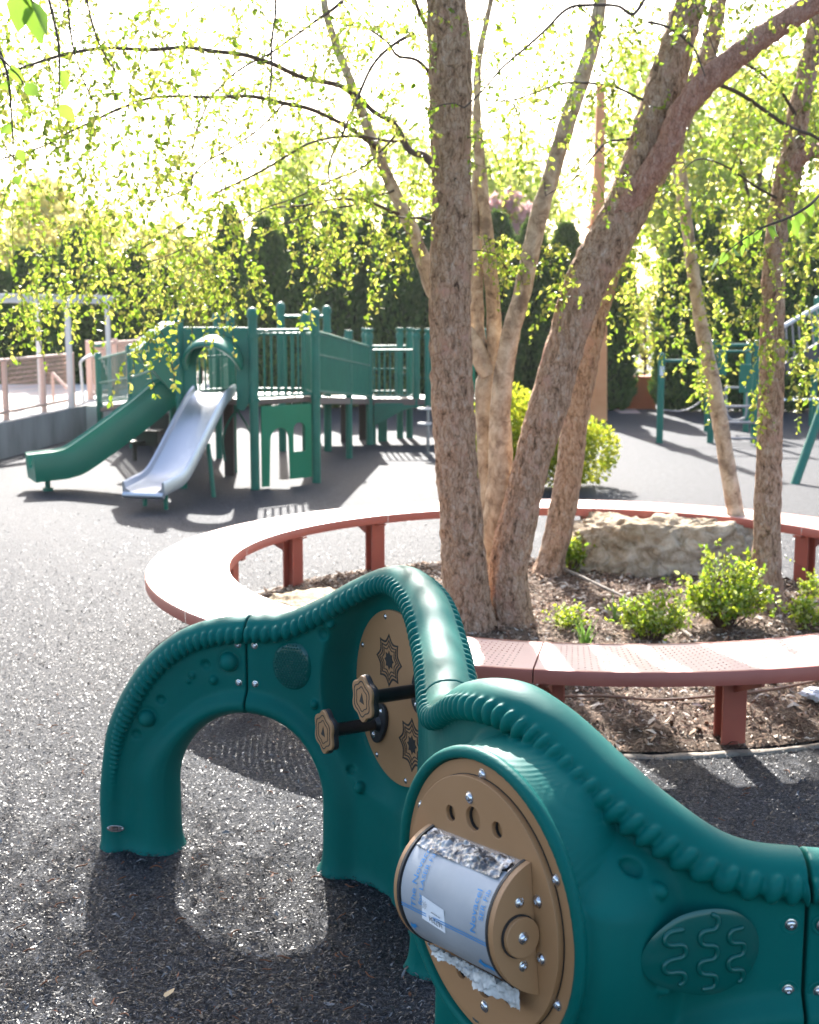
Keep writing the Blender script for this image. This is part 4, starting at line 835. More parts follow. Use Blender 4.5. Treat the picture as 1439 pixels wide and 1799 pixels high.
rows = [(8, 472, 74, 25, 'arborvitae at the far left edge of the hedge'), (52, 440, 66, 25.5, 'narrow arborvitae behind the left pergola post'), (98, 438, 70, 25.2, 'arborvitae behind the middle pergola post'), (146, 408, 84, 25, 'tall broad arborvitae behind the end of the white pergola beam'),
        (198, 470, 66, 25.3, 'shorter arborvitae just right of the pergola'), (246, 436, 72, 25, 'arborvitae behind the slide hood'), (300, 470, 70, 24.6, 'lower arborvitae left of the bright gap in the hedge'),
        (411, 368, 66, 24.4, 'pointed arborvitae right of the bright gap in the hedge'), (470, 388, 84, 24, 'arborvitae behind the left deck posts'), (528, 358, 78, 24, 'tallest arborvitae behind the play deck'), (592, 378, 82, 23.8, 'arborvitae behind the ramp railing'), (645, 392, 66, 24.3, 'arborvitae behind the lower ramp posts'), (694, 366, 76, 23.6, 'arborvitae just left of the thick birch trunk'),
        (752, 384, 80, 24, 'arborvitae hidden behind the thick birch trunk'), (812, 380, 80, 24, 'arborvitae between the thick trunk and the pale stems'), (872, 378, 80, 23.6, 'arborvitae above the golden shrub'), (930, 392, 76, 23.8, 'arborvitae behind the thin pale leaning stem'), (990, 398, 76, 23.4, 'arborvitae just left of the orange pillar'),
        (1074, 400, 64, 23.2, 'arborvitae right of the orange pillar, beside the path opening'), (1194, 384, 74, 22.9, 'arborvitae right of the path opening'), (1244, 372, 80, 22.8, 'arborvitae behind the slender leaning birch'), (1306, 392, 80, 22.8, 'arborvitae behind the ladder frame'), (1366, 402, 78, 22.8, 'arborvitae behind the upright right-hand birch'), (1428, 396, 82, 23, 'arborvitae at the far right edge of the hedge'), (1492, 390, 84, 23, 'arborvitae beyond the right edge of the hedge')]
for i, (a, b, c, d, l) in enumerate(rows): arb(a, b, c*1.12, d, l+('' if len(l.split()) > 4 else ' row'), i % 3)
# sunlit trees far beyond the hedge
M['far_a'] = leafmat('far_spring_leaf', (.28, .34, .08), (.60, .64, .18), .6, .6); M['far_b'] = leafmat('far_spring_leaf_deep', (.20, .30, .05), (.45, .58, .10), .6, .6); M['far_c'] = leafmat('far_pink_blossom', (.55, .34, .34), (.7, .45, .45), .6, .5); M['far_d'] = leafmat('far_yellow_leaf', (.40, .36, .12), (.75, .66, .25), .6, .6)
def crown_tree(name, px, zc, y, rx, rz, n, mats, probs, seed, label, cat='tree', size=(.12, .26), trunk=True, lumps=26, fill=.35, zb=0, group=None, per=None, detail=1, stem=.13):
    r = np.random.default_rng(seed); x = (px-719.5)/F*y; t = thing(name, (x, y, zb), label, cat, group); P = []; D = []
    L = []
    for k in range(lumps):
        d = r.normal(0, 1, 3); d /= np.linalg.norm(d); q = r.uniform(.25, .92)**.7; L.append((d*np.array([rx, rx, rz])*q, r.uniform(.16, .36)*min(rx, rz)))
    for c, s in L:
        m = int(n/lumps); d = r.normal(0, 1, (m, 3)); d /= np.linalg.norm(d, axis=1)[:, None]; P.append(c+d*s*r.uniform(fill, 1.15, (m, 1))); D.append(d+r.normal(0, .6, (m, 3)))
    P = np.concatenate(P)+np.array([x, y, zc]); D = np.concatenate(D); keep = P[:, 2] > zb+.03; P = P[keep]; D = D[keep]
    leaf_mesh(P, D, r.uniform(*size, len(P)), seed, detail=detail, name='crown', mats=mats, probs=probs, parent=t, ratio=.75)
    if trunk:
        mb = MB(); mb.tube([(x, y, zb-.05), (x+.1*rx, y, zc*.6), (x, y, zc+rz*.3)], [stem, stem*.75, .03], 10)
        for c, s in L[::2]: b = np.array([x+.05*rx, y, zb+(zc-zb)*.55]); e = np.array([x, y, zc])+c; mb.tube([b, (b+e)/2+[0, 0, .12*rz], e], [stem*.4, stem*.25, .012], 6)
        mb.obj('trunk', M['wood'], t)
    return t
FA, FB, FC_, FD = M['far_a'], M['far_b'], M['far_c'], M['far_d']
crown_tree('leafy_tree', 60, 3.9, 36, 3.0, 1.6, 5500, [FD, FA], [.7, .3], 61, 'pale yellow tree glowing beyond the hedge at the far left')
crown_tree('leafy_tree', 250, 3.2, 40, 2.6, 1.3, 3500, [FD, FA], [.6, .4], 62, 'low pale yellow tree beyond the hedge behind the left slide')
crown_tree('leafy_tree', 352, 1.7, 29, .8, 1.6, 3500, [FD, FA], [.6, .4], 63, 'small yellow green tree shining through the gap in the hedge', stem=.06)
crown_tree('leafy_tree', 600, 4.9, 38, 3.0, 2.3, 4200, [FA, FB], [.6, .4], 64, 'airy light green tree beyond the hedge left of the thick trunk')
crown_tree('leafy_tree', 890, 4.8, 37, 2.4, 2.5, 4200, [FA, FB], [.7, .3], 65, 'airy light green tree beyond the hedge between the birch stems')
crown_tree('redbud_tree', 885, 4.1, 33, .75, .6, 900, [FC_, FA], [.7, .3], 66, 'small pink blossoming tree just above the hedge', stem=.06)
crown_tree('leafy_tree', 1150, 5.6, 36, 2.4, 3.2, 4500, [FA, FB], [.5, .5], 67, 'green leafy tree beyond the hedge behind the leaning trunk')
crown_tree('leafy_tree', 1310, 5.4, 33, 2.5, 3.0, 6000, [FB, FA], [.5, .5], 68, 'dense spring green tree beyond the hedge at the right')
crown_tree('leafy_tree', 1460, 6.0, 35, 2.8, 3.4, 7000, [FA, FB], [.5, .5], 69, 'spring green tree beyond the hedge at the far right')
# golden shrub behind the birch
GA = leafmat('golden_leaf', (.30, .33, .02), (.55, .55, .04), .45, .45); GB_ = leafmat('golden_leaf_green', (.14, .22, .015), (.30, .40, .03), .5, .45)
def shrub(name, px, py, lumps_, n, mats, probs, seed, label, size, zb=0.0, stems=14, detail=1, cat='shrub'):
    b = gz(px, py, zb); t = thing(name, tuple(b), label, cat); r = np.random.default_rng(seed); P = []; D = []; mb = MB(); tv = sum(l[3]**2 for l in lumps_)
    for (dx, dy, dz, s) in lumps_:
        m = int(n*s*s/tv); d = r.normal(0, 1, (m, 3)); d /= np.linalg.norm(d, axis=1)[:, None]; c = b+[dx, dy, dz]
        P.append(c+d*s*(1-.45*r.random((m, 1))**1.6)*(1+.18*np.array([noise.noise(Vector(q*3+seed)) for q in d]))[:, None]); D.append(d+[0, 0, .5]+r.normal(0, .5, (m, 3)))
        for k in range(max(stems//len(lumps_), 2)): e = c+r.normal(0, .45, 3)*s; mb.tube([b+[r.normal(0, .04), r.normal(0, .04), -.02], (b+e)/2+[0, 0, .05], e], [.007, .005, .002], 5)
    P = np.concatenate(P); D = np.concatenate(D); k = P[:, 2] > zb+.01; leaf_mesh(P[k], D[k], r.uniform(*size, k.sum()), seed, detail=detail, name='leaves', mats=mats, probs=probs, parent=t, ratio=.7)
    mb.obj('stems', M['wood'], t, sharp=80); return t
shrub('golden_shrub', 915, 866, [(-.25, .3, .32, .36), (.12, .25, .52, .38), (.40, .35, .40, .36), (-.42, .45, .30, .30), (.70, .5, .34, .30), (-.1, .55, .62, .36), (.25, .6, .55, .34)], 17000, [GA, GB_], [.7, .3], 71, 'rounded golden yellow shrub on the rubber ground behind the birch trunks', (.03, .055), stems=24)
# ================================================ planting in the ring bed
def bz(px, py): p = gz(px, py, .05); p[2] = bedz(p[0], p[1]); return p
SA = leafmat('shrub_leaf_bright', (.22, .32, .02), (.48, .56, .04), .4, .5); SBm = leafmat('shrub_leaf_green', (.10, .20, .015), (.24, .38, .03), .4, .5); SCm = leafmat('shrub_leaf_pale', (.34, .40, .12), (.5, .55, .2), .35, .4)
def bedshrub(px, py, hs, w_, n, seed, label, name='leafy_shrub', spread=1.0, size=(.018, .034)):
    b = bz(px, py); t = thing(name, tuple(b), label, 'shrub'); r = np.random.default_rng(seed); mb = MB(); P = []; D = []
    for k in range(n):
        a = r.uniform(0, 2*np.pi); q = r.uniform(.1, 1)**.6; tip = b+np.array([math.cos(a)*w_*q, math.sin(a)*w_*q*.8, hs*(1-.45*q*q)*r.uniform(.45, 1.22)]); st = b+np.array([math.cos(a)*w_*.15*q, math.sin(a)*w_*.15*q, -.01])
        mid = (st+tip)/2+r.normal(0, .02, 3)+[0, 0, hs*.12]; Q = cr(np.array([st, mid, tip]), 9); mb.tube(Q, np.linspace(.0035, .001, 9), 5, cap=False)
        for j in range(3, 9):
            for s_ in range(3): P.append(Q[j]+r.normal(0, .012, 3)); D.append(r.normal(0, 1, 3)+[0, 0, .3])
            if r.random() < .5:
                e = Q[j]+r.normal(0, .045, 3)+[0, 0, .02]; mb.tube([Q[j], e], [.0012, .0007], 4, cap=False)
                for s_ in range(5): P.append(Q[j]+(e-Q[j])*r.uniform(.3, 1.1)+r.normal(0, .006, 3)); D.append(r.normal(0, 1, 3)+[0, 0, .3])
    mb.obj('stems', M['wood'], t, sharp=80); leaf_mesh(np.array(P), np.array(D), r.uniform(*size, len(P)), seed, detail=2, name='leaves', mats=[SA, SBm, SCm], probs=[.5, .3, .2], parent=t, ratio=.6); return t
bedshrub(1272, 1105, .36, .25, 84, 81, 'largest bright green shrub in the ring bed, in front of the right birch')
bedshrub(1145, 1128, .24, .19, 40, 82, 'medium yellow green shrub left of the largest bright shrub', spread=1.2)
bedshrub(1410, 1110, .15, .12, 15, 83, 'sparse low shrub right of the right-hand birch trunk')
bedshrub(1425, 1060, .16, .07, 10, 84, 'small green sprig near the right bench leg', size=(.014, .026))
bedshrub(1005, 1010, .20, .07, 22, 85, 'small green sapling tucked against the left end of the boulder', size=(.02, .036))
bedshrub(1000, 1105, .10, .10, 14, 87, 'small leafy seedling beside the bulb shoots near the front bench', size=(.014, .026))
GR = leafmat('blade_green', (.10, .20, .05), (.2, .35, .06), .4, .4)
def tuft(px, py, h_, n, seed, label):
    b = bz(px, py); r = np.random.default_rng(seed); V = []; Fc = []
    for k in range(n):
        a = r.uniform(0, 6.28); o = b+np.array([math.cos(a), math.sin(a), 0])*r.uniform(0, .03); le = np.array([math.cos(a), math.sin(a), 0])*r.uniform(.01, .06); w_ = .004; s_ = np.array([-math.sin(a), math.cos(a), 0])*w_; hh = h_*r.uniform(.6, 1.05)
        for j in range(6): t = j/5; c = o+le*t*t+[0, 0, hh*(t-.15*t*t)]; q = s_*(1-t**3*.85); nrm = np.array([math.cos(a), math.sin(a), 0])*.0012; V += [c-q, c+nrm, c+q]
        for j in range(5):
            b0 = len(V)-18+j*3; Fc += [(b0, b0+1, b0+4, b0+3), (b0+1, b0+2, b0+5, b0+4)]
    return solo('bulb_shoots', V, Fc, GR, label, 'plant', base=b)
tuft(1028, 1135, .19, 22, 91, 'blue green tuft of bulb leaves close behind the front bench'); tuft(1080, 1090, .16, 16, 92, 'upright green tuft of bulb leaves in the middle of the bed'); tuft(1180, 1105, .07, 10, 93, 'very short green shoots between the two bright shrubs')
# boulders
rock = mat('limestone', (.45, .4, .33), .9, 0, .2); _c = coords(rock, (1, 1, 1)); _a = nz(rock, _c, 13, 10, .72, .8); _b = nz(rock, coords(rock, (1, 1, 1)), 2.2, 5)
mx = nd(rock, 'ShaderNodeMix', data_type='RGBA', blend_type='MULTIPLY'); mx.inputs[0].default_value = .8
lk(rock, ramp(rock, _a, [(.30, (.20, .14, .09)), (.44, (.52, .42, .30)), (.60, (.74, .65, .52))]), mx.inputs[6]); lk(rock, ramp(rock, _b, [(.35, (.72, .62, .50)), (.6, (1, 1, 1))]), mx.inputs[7]); setc(rock, mx.outputs[2]); bump(rock, _a, 1, .05)
def boulder(c, size, rz, seed, label, sub=6):
    bm = bmesh.new(); bmesh.ops.create_cube(bm, size=2); bmesh.ops.subdivide_edges(bm, edges=bm.edges[:], cuts=44, use_grid_fill=True); V = []
    for v in bm.verts:
        p = v.co.copy(); l = (abs(p.x)**5+abs(p.y)**5+abs(p.z)**5)**.2; p = p/l
        q = Vector((p.x*size[0], p.y*size[1], p.z*size[2]))*3.2; p0 = p.copy(); k = 1+.22*noise.noise(q*1.3+Vector((seed, 0, 0)))+.14*(.5-abs(noise.noise(q*2.6+Vector((seed, 5, 0)))))*1.6-.06+.07*noise.noise(q*7)
        led = Vector((q.x*2.6, q.y*2.6, q.z*2.4)); k += .03*noise.noise(q*15)+.045*(abs(noise.noise(led+Vector((0, seed, 0))))-.25)+.035*noise.fractal(q*6+Vector((0, 0, seed)), .7, 2.1, 5)
        V.append((p.x*k*size[0], p.y*k*size[1], p.z*k*size[2]))
    Fc = [[v.index for v in f.verts] for f in bm.faces]; bm.free(); V = np.array(V); cs, sn = math.cos(rz), math.sin(rz); V = np.c_[V[:, 0]*cs-V[:, 1]*sn, V[:, 0]*sn+V[:, 1]*cs, V[:, 2]]+np.array(c)
    return solo('boulder', V, Fc, rock, label, 'boulder', base=(c[0], c[1], .02), sharp=None)
boulder((1.60, 8.42, .15), (.58, .28, .225), R(-6), 3, 'big weathered tan limestone boulder in the ring bed behind the bright shrubs')
boulder((-.42, 6.72, .07), (.42, .32, .14), R(15), 9, 'low flat limestone rock at the left edge of the bed behind the play wall')
# drip hoses and litter
hose = mat('brown_drip_hose', (.16, .085, .05), .6)
def tube_thing(name, P, r_, m, label, cat, seg=8): mb = MB(); mb.tube(cr(P, len(P)*8), r_, seg); return mb.solo(name, m, label, cat)
def hz(px, py, up=.02): p = bz(px, py); p[2] += up; return p
tube_thing('drip_hose', [hz(x, y, .028) for x, y in ((900, 1232), (985, 1236), (1060, 1240), (1160, 1238), (1260, 1238), (1340, 1230), (1439, 1208), (1500, 1190))], .007, hose, 'thin brown drip hose lying under the front bench', 'hose')
tube_thing('drip_hose', [hz(x, y, .025) for x, y in ((985, 1012), (1020, 1025), (1060, 1042), (1120, 1062), (1170, 1090), (1215, 1128))], .009, conc, 'pale bent hose running from the boulder toward the front bench', 'hose')
r_ = np.random.default_rng(77); stick0 = None
for k in range(26):
    a = r_.uniform(-.5, 6.5); q = r_.uniform(.2, 1.9); x = BC[0]+q*math.cos(a); y = BC[1]+q*math.sin(a)
    if stick0 is None:
        mb = MB(); mb.tube(cr([(-.12, 0, 0), (-.04, .012, .008), (.05, -.008, .012), (.13, .006, 0)], 16), np.linspace(.0035, .0015, 16), 6); mb.tube([(.02, 0, .010), (.06, .04, .02)], [.0018, .001], 5)
        stick0 = mb.solo('fallen_stick', M['wood'], 'thin dry stick lying on the bark mulch', 'stick', 'dry sticks scattered on the bark mulch', base=(0, 0, 0)); s_ = stick0
    else: s_ = dup(stick0)
    s_.location = (x, y, bedz(x, y)+.014); s_.rotation_euler = (0, 0, r_.uniform(0, 6.28)); f = r_.uniform(.5, 1.5); s_.scale = (f, f, f)
wrap = mat('crumpled_white_wrapper', (.75, .78, .82), .4); 
bm = bmesh.new(); bmesh.ops.create_icosphere(bm, subdivisions=4, radius=.045); V = []
for v in bm.verts: k = 1+.5*noise.fractal(v.co*28, .6, 2, 4); V.append((v.co.x*1.5*k, v.co.y*k, v.co.z*.55*k))
wp = hz(1440, 1236, .03); solo('litter_wrapper', np.array(V)+wp, [[v.index for v in f.verts] for f in bm.faces], wrap, 'crumpled white and blue wrapper on the mulch at the right edge', 'litter', sharp=20); bm.free()
# catkins fallen on the rubber
cat_m = mat('dried_catkin', (.13, .055, .03), .8, 0, .2); c0 = None
for k in range(190):
    for _try in range(40):
        y = 2.75/(1-r_.uniform(0, .52)); x = r_.uniform(-.33, .34)*y
        if math.hypot(x-BC[0], y-BC[1]) < 2.08: continue
        P_, T_, N_ = PT(np.linspace(-.6, 3, 90)); dm = np.hypot(P_[:, 0]-x, P_[:, 1]-y).min()
        if dm < .12: continue
        break
    if c0 is None:
        mb = MB(); mb.tube(cr([(-.022, -.004, .003), (-.008, .004, .006), (.006, .001, .008), (.022, -.006, .004)], 14), [.001, .002, .0028, .0024, .003, .0026, .003, .0025, .0029, .0024, .0026, .0021, .0018, .0008], 6)
        c0 = mb.solo('fallen_catkin', cat_m, 'brown curled birch catkin lying on the dark rubber', 'catkin', 'dried catkins scattered on the dark rubber', base=(0, 0, 0)); s_ = c0
    else: s_ = dup(c0)
    s_.location = (x, y, .010); s_.rotation_euler = (r_.uniform(-.3, .3), r_.uniform(-.3, .3), r_.uniform(0, 6.28)); f = r_.uniform(.45, 1.0); s_.scale = (f, f, f)
dl = leafmat('dry_leaf', (.52, .38, .22), (.4, .25, .1), .7, .2); p = gz(291, 1752, .014); V, Fc, mi = leaf_mesh(np.array([[0, 0, 0]]), np.array([[.3, 1, .15]]), np.array([.045]), 4, mats=[1], probs=[1], solo_=True)
solo('dead_leaf', V+p, Fc, dl, 'single pale tan dried leaf on the dark rubber at the bottom left', 'leaf')
# ================================================ terrace, fence, pergola at the left
conw = varied('stained_concrete', (.16, .155, .15), (.30, .29, .275), 2.2, .9, None, .5, .006, 60, sc=(1, 1, .35)); contop = varied('terrace_concrete', (.42, .40, .37), (.52, .50, .47), 2, .85, None, .2, .003, 90)
TZ = .42; wl = [(-4.95, 13.2), (-4.80, 15.2), (-4.64, 17.0), (-4.49, 18.75), (-4.3, 20.6)]
mb = MB(); V = []
for x, y in wl: V += [(x, y, -.05), (x, y, TZ-.0), (x-.22, y, TZ), (x-.22, y, -.05)]
Fc = []
for i in range(4):
    for k in range(3): a = i*4+k; Fc.append((a, a+4, a+5, a+1))
Fc += [(0, 1, 2, 3), (19, 18, 17, 16)]; rw = solo('retaining_wall', V, Fc, conw, 'low stained grey concrete retaining wall holding up the left terrace', 'retaining wall', sharp=30, smooth=False)
V = [(x-.22, y, TZ-.006) for x, y in wl]+[(-16, y, TZ-.006) for x, y in wl]; Fc = [(i, i+1, 6+i, 5+i) for i in range(4)]
tag(obj('terrace', V, Fc, contop), 'raised pale concrete terrace', None, kind='structure')
pink = mat('pink_powder_coat', (.64, .40, .31), .5); wht = mat('white_painted_steel', (.68, .62, .58), .5)
def edge(y, dx=-.10): xs_, ys_ = zip(*wl); return np.array([np.interp(y, ys_, xs_)+dx, y, TZ])
fp = [edge(y) for y in (14.3, 15.75, 17.0, 18.1)]
fe = thing('mesh_fence', tuple(fp[0]), 'salmon pink wire mesh guard fence along the terrace edge', 'fence')
for p in fp: mb = MB(); mb.box(p+[0, 0, .36], (.06, .06, .76)); mb.obj('post', pink, fe)
for a, b in zip(fp[:-1], fp[1:]):
    u = (b-a)/np.linalg.norm(b-a); L = np.linalg.norm(b-a); n_ = np.cross(u, [0, 0, 1]); fr_ = MB()
    for z in (.10, .72): fr_.box((a+b)/2+[0, 0, z], (L-.06, .035, .035), ax=[u, n_, [0, 0, 1]])
    o = fr_.obj('rail_frame', pink, fe); g_ = MB()
    for k in range(1, int((L-.06)/.058)): p = a+u*(.03+k*.058); g_.tube([p+[0, 0, .10], p+[0, 0, .72]], .0038, 4, cap=False)
    for k in range(1, 11): g_.tube([a+u*.03+[0, 0, .10+k*.0565], b-u*.03+[0, 0, .10+k*.0565]], .0025, 4, cap=False)
    g_.obj('wire_mesh', pink, fe)
# steps' handrails on the terrace behind the fence
def rail_thing(name, pts, m, label, cat, r=.02, posts=()):
    t = thing(name, tuple(pts[0][:2])+(TZ,), label, cat); mb = MB(); mb.tube(cr(pts, len(pts)*6), r, 8); mb.obj('top_rail', m, t)
    for p in posts: mb = MB(); mb.tube([np.array([p[0], p[1], TZ-.03]), np.array(p)], r, 8); mb.obj('post', m, t)
    return t
rail_thing('handrail', [at(92, 655, 19.0), at(125, 690, 18.6)], pink, 'short sloping pink handrail seen through the mesh fence', 'handrail', .022, [at(92, 655, 19.0), at(125, 690, 18.6)])
# second fence section and curled rail beyond
f2 = [at(160, 722, 19.6), at(205, 722, 21.0), at(250, 722, 22.4)]
for p in f2: p[2] = TZ-.05
fe2 = thing('slatted_fence', tuple(f2[0]), 'salmon pink upright slatted fence behind the green ramp railing', 'fence')
for p in f2: mb = MB(); mb.box(p+[0, 0, .45], (.08, .08, .95)); mb.obj('post', pink, fe2)
for a, b in zip(f2[:-1], f2[1:]):
    u = (b-a)/np.linalg.norm(b-a); L = np.linalg.norm(b-a); mb = MB()
    for z in (.12, .86): mb.box((a+b)/2+[0, 0, z], (L-.08, .04, .05), ax=[u, np.cross(u, [0, 0, 1]), [0, 0, 1]])
    for k in range(1, int(L/.12)): mb.tube([a+u*k*.12+[0, 0, .12], a+u*k*.12+[0, 0, .86]], .012, 6)
    mb.obj('slat_panel', pink, fe2)
hp = at(148, 725, 18.6); rail_thing('looped_handrail', [np.array([hp[0], hp[1], TZ]), np.array([hp[0]-.02, hp[1], TZ+.45]), np.array([hp[0], hp[1], TZ+.62]), np.array([hp[0]+.15, hp[1]+.4, TZ+.66]), np.array([hp[0]+.2, hp[1]+.8, TZ+.3])], wht, 'white looped tube handrail where the terrace meets the green ramp', 'handrail', .02)
terr2 = [(-4.62, 18.2, TZ-.012), (-3.6, 19.6, TZ-.012), (-3.2, 24, TZ-.012), (-8, 24, TZ-.012), (-8, 18.2, TZ-.012)]
V = terr2+[(x, y, -.05) for x, y, z in terr2]; tag(obj('terrace_landing', V, [(0, 1, 2, 3, 4)]+[(i, i+5, (i+1) % 5+5, (i+1) % 5) for i in range(5)], contop, smooth=False), 'raised concrete landing behind the retaining wall', None, kind='structure')
pg = thing('pergola', tuple(gz(120, 723, TZ)), 'white steel pergola frame on the left terrace', 'pergola')
pa = at(-60, 520, 16.3); pb = at(193, 524, 18.6); u = (pb-pa)/np.linalg.norm(pb-pa)
mb = MB(); mb.box((pa+pb)/2+[0, 0, -.02], (np.linalg.norm(pb-pa), .12, .115), ax=[u, np.cross(u, [0, 0, 1]), [0, 0, 1]]); mb.obj('beam', wht, pg)
for px_, d_ in ((66, 18.9), (119, 17.75), (189, 18.45)):
    q = at(px_, 560, d_); zt = at(px_, 524, d_)[2]; mb = MB(); mb.box((q[0], q[1], (TZ+zt)/2), (.07 if px_ == 119 else .058, .07, zt-TZ)); mb.obj('post', wht, pg)
qa = at(66, 524, 18.9); qb = at(189, 524, 18.45); 
mb = MB(); mb.box((qa+qb)/2+[0, .1, 0], (np.linalg.norm(qb-qa)+.3, .07, .07), ax=[(qb-qa)/np.linalg.norm(qb-qa), np.cross((qb-qa)/np.linalg.norm(qb-qa), [0, 0, 1]), [0, 0, 1]]); mb.obj('rear_beam', wht, pg)
# ================================================ green play structure
play = thing('climbing_structure', (-1.5, 13.3, 0), 'dark green play structure with decks, two slides, an arched panel and a railed ramp', 'play structure')
G = M['green']; deckm = mat('deck_vinyl_brown', (.16, .11, .09), .55); brn = mat('brown_step_metal', (.055, .036, .03), .6)
A, B, C, D_k, E_k, F_k = [np.array(p) for p in ((-2.22, 12.72), (-1.50, 12.63), (-.94, 13.14), (-1.10, 13.92), (-1.90, 14.02), (-2.42, 13.42))]
DZ = .87; RT = 1.53
def post(x, y, top, r=.045, z0=-.03):
    mb = MB(); mb.post(x, y, z0, top, r); o = mb.obj('post', G, play); c = MB(); c.post(x, y, top-.075, top+.012, r+.009); c.tube([(x, y, top-.085), (x, y, top-.07)], r+.013, 14); c.obj('post_cap', G, o)
    for z in ([DZ, RT-.05] if top > 1.4 else [.62, 1.25]): c = MB(); c.tube([(x, y, z-.02), (x, y, z+.02)], r+.007, 14); c.sphere((x, y-r-.006, z), .013, sub=1); c.sphere((x+r+.006, y, z), .013, sub=1); c.obj('clamp', G, o)
    return o
for p, t in ((A, 1.72), (B, 1.74), (C, 1.73), (D_k, 1.70), (E_k, 1.72), (F_k, 1.72)): post(p[0], p[1], t)
V = [(p[0], p[1], DZ) for p in (A, B, C, D_k, E_k, F_k)]+[(p[0], p[1], DZ-.05) for p in (A, B, C, D_k, E_k, F_k)]
cc = np.array([-1.68, 13.31, 0]); V = [tuple(cc*0+np.array(v)+(cc-np.array(v))*[.05, .05, 0]) for v in V]
obj('deck', V, [(0, 1, 2, 3, 4, 5), (11, 10, 9, 8, 7, 6)]+[(i, i+6, (i+1) % 6+6, (i+1) % 6) for i in range(6)], deckm, play, smooth=False)
def bars(a, b, z0, z1, name='guardrail', r=.011, sp=.085, inset=.05, mid=(), za=None, top=.018):  # za: (z0a,z1a,z0b,z1b) for sloping
    a = np.append(np.array(a[:2]), 0.); b = np.append(np.array(b[:2]), 0.); L = np.linalg.norm(b-a); u = (b-a)/L; a2 = a+u*inset; b2 = b-u*inset; mb = MB(); z0a, z1a, z0b, z1b = za or (z0, z1, z0, z1)
    lo = lambda t: z0a+(z0b-z0a)*t; hi = lambda t: z1a+(z1b-z1a)*t
    for f, rr in ((lo, .014), (hi, top)): mb.tube([a2+[0, 0, f(0)], b2+[0, 0, f(1)]], rr, 8)
    for m in mid: mb.tube([a2+[0, 0, lo(0)+(hi(0)-lo(0))*m], b2+[0, 0, lo(1)+(hi(1)-lo(1))*m]], .012, 6)
    n = max(int(L/sp), 2)
    for k in range(1, n): t = k/n; p = a2+(b2-a2)*t; mb.tube([p+[0, 0, lo(t)], p+[0, 0, hi(t)]], r, 6, cap=False)
    return mb.obj(name, G, play)
bars(B, C, DZ+.03, RT); bars(C, D_k, DZ+.03, RT-.04); bars(E_k, F_k, DZ+.03, RT, mid=(.55,)); bars(D_k, E_k, DZ+.03, RT-.05)
# house panel under the deck between B and C
def vplate(a, b, loops, th, m, name, par=None, off=0.0):
    a = np.append(np.array(a[:2], float), 0.); b = np.append(np.array(b[:2], float), 0.); u = (b-a)/np.linalg.norm(b-a); nn = np.array([u[1], -u[0], 0]); V, Fc = plate(loops, th, .004); V = np.asarray(V)
    return obj(name, a+V[:, :1]*u+V[:, 1:2]*Uz+V[:, 2:3]*nn+nn*off, Fc, m, par or play, sharp=40)
L = np.linalg.norm(C-B); arch = lambda cx, w_, z0, zs, n=14: [(cx-w_/2, z0)]+[(cx-w_/2*math.cos(t), zs+w_/2*math.sin(t)) for t in np.linspace(0, math.pi, n)]+[(cx+w_/2, z0)]
outer = [(.085, .03)]+[(.085, .80), (L-.06, .80), (L-.06, .05), (L*.60, .05)]
dw = arch(.085+.22, .235, .03, .46)
outer = [(.085, .80), (.085, .02), (.165, .02)]+arch(.30, .235, .04, .47)[1:-1]+[(.43, .07), (L-.065, .07), (L-.065, .80)]
vplate(B, C, [outer, arch(L-.215, .155, .33, .55)[::-1]], .02, M['greenpanel'], 'playhouse_panel')
# arched hood panel between A and B with its rolled hood, and the metal slide
L = np.linalg.norm(B-A); hoodo = [(.05, DZ-.02), (.05, 1.55), (L-.05, 1.55), (L-.05, DZ+.08), (L-.16, DZ-.05)]
hi_ = [(.50, DZ-.03), (.52, DZ+.03)]
cxh = .34
vplate(A, B, [[(.03, DZ-.08), (.03, 1.56), (L-.03, 1.56), (L-.03, DZ+.0), (L-.10, DZ-.10), (L-.13, DZ-.10)]+arch(cxh+.02, .40, DZ-.08, 1.20)[::-1][0:]], .02, M['green'], 'arch_panel')
u = np.append((B-A)/L, 0); nn = np.array([u[1], -u[0], 0]); a3 = np.append(A, 0.); V = []; n1 = 28
for j in range(7):
    q = j/6; out = .02+.36*math.sin(q*math.pi/2)
    for i in range(n1+1):
        t = math.pi*i/n1; w_ = .255+.01*q; drop = -.16*q*(.5+.5*math.sin(t)) ; yy = 1.215+w_*1.06*math.sin(t)+drop*.55; o_ = out*(.25+.75*math.sin(t)**.8)
        V.append(a3+u*(cxh+.02-w_*math.cos(t))+nn*o_+Uz*yy)
Fc = [(j*(n1+1)+i, j*(n1+1)+i+1, (j+1)*(n1+1)+i+1, (j+1)*(n1+1)+i) for j in range(6) for i in range(n1)]
hd = obj('slide_hood', V, Fc, M['slide'], play); sm = hd.modifiers.new('t', 'SOLIDIFY'); sm.thickness = .018
mb = MB(); mb.tube([V[6*(n1+1)+i] for i in range(n1+1)], .02, 8); mb.obj('hood_lip', M['slide'], hd)
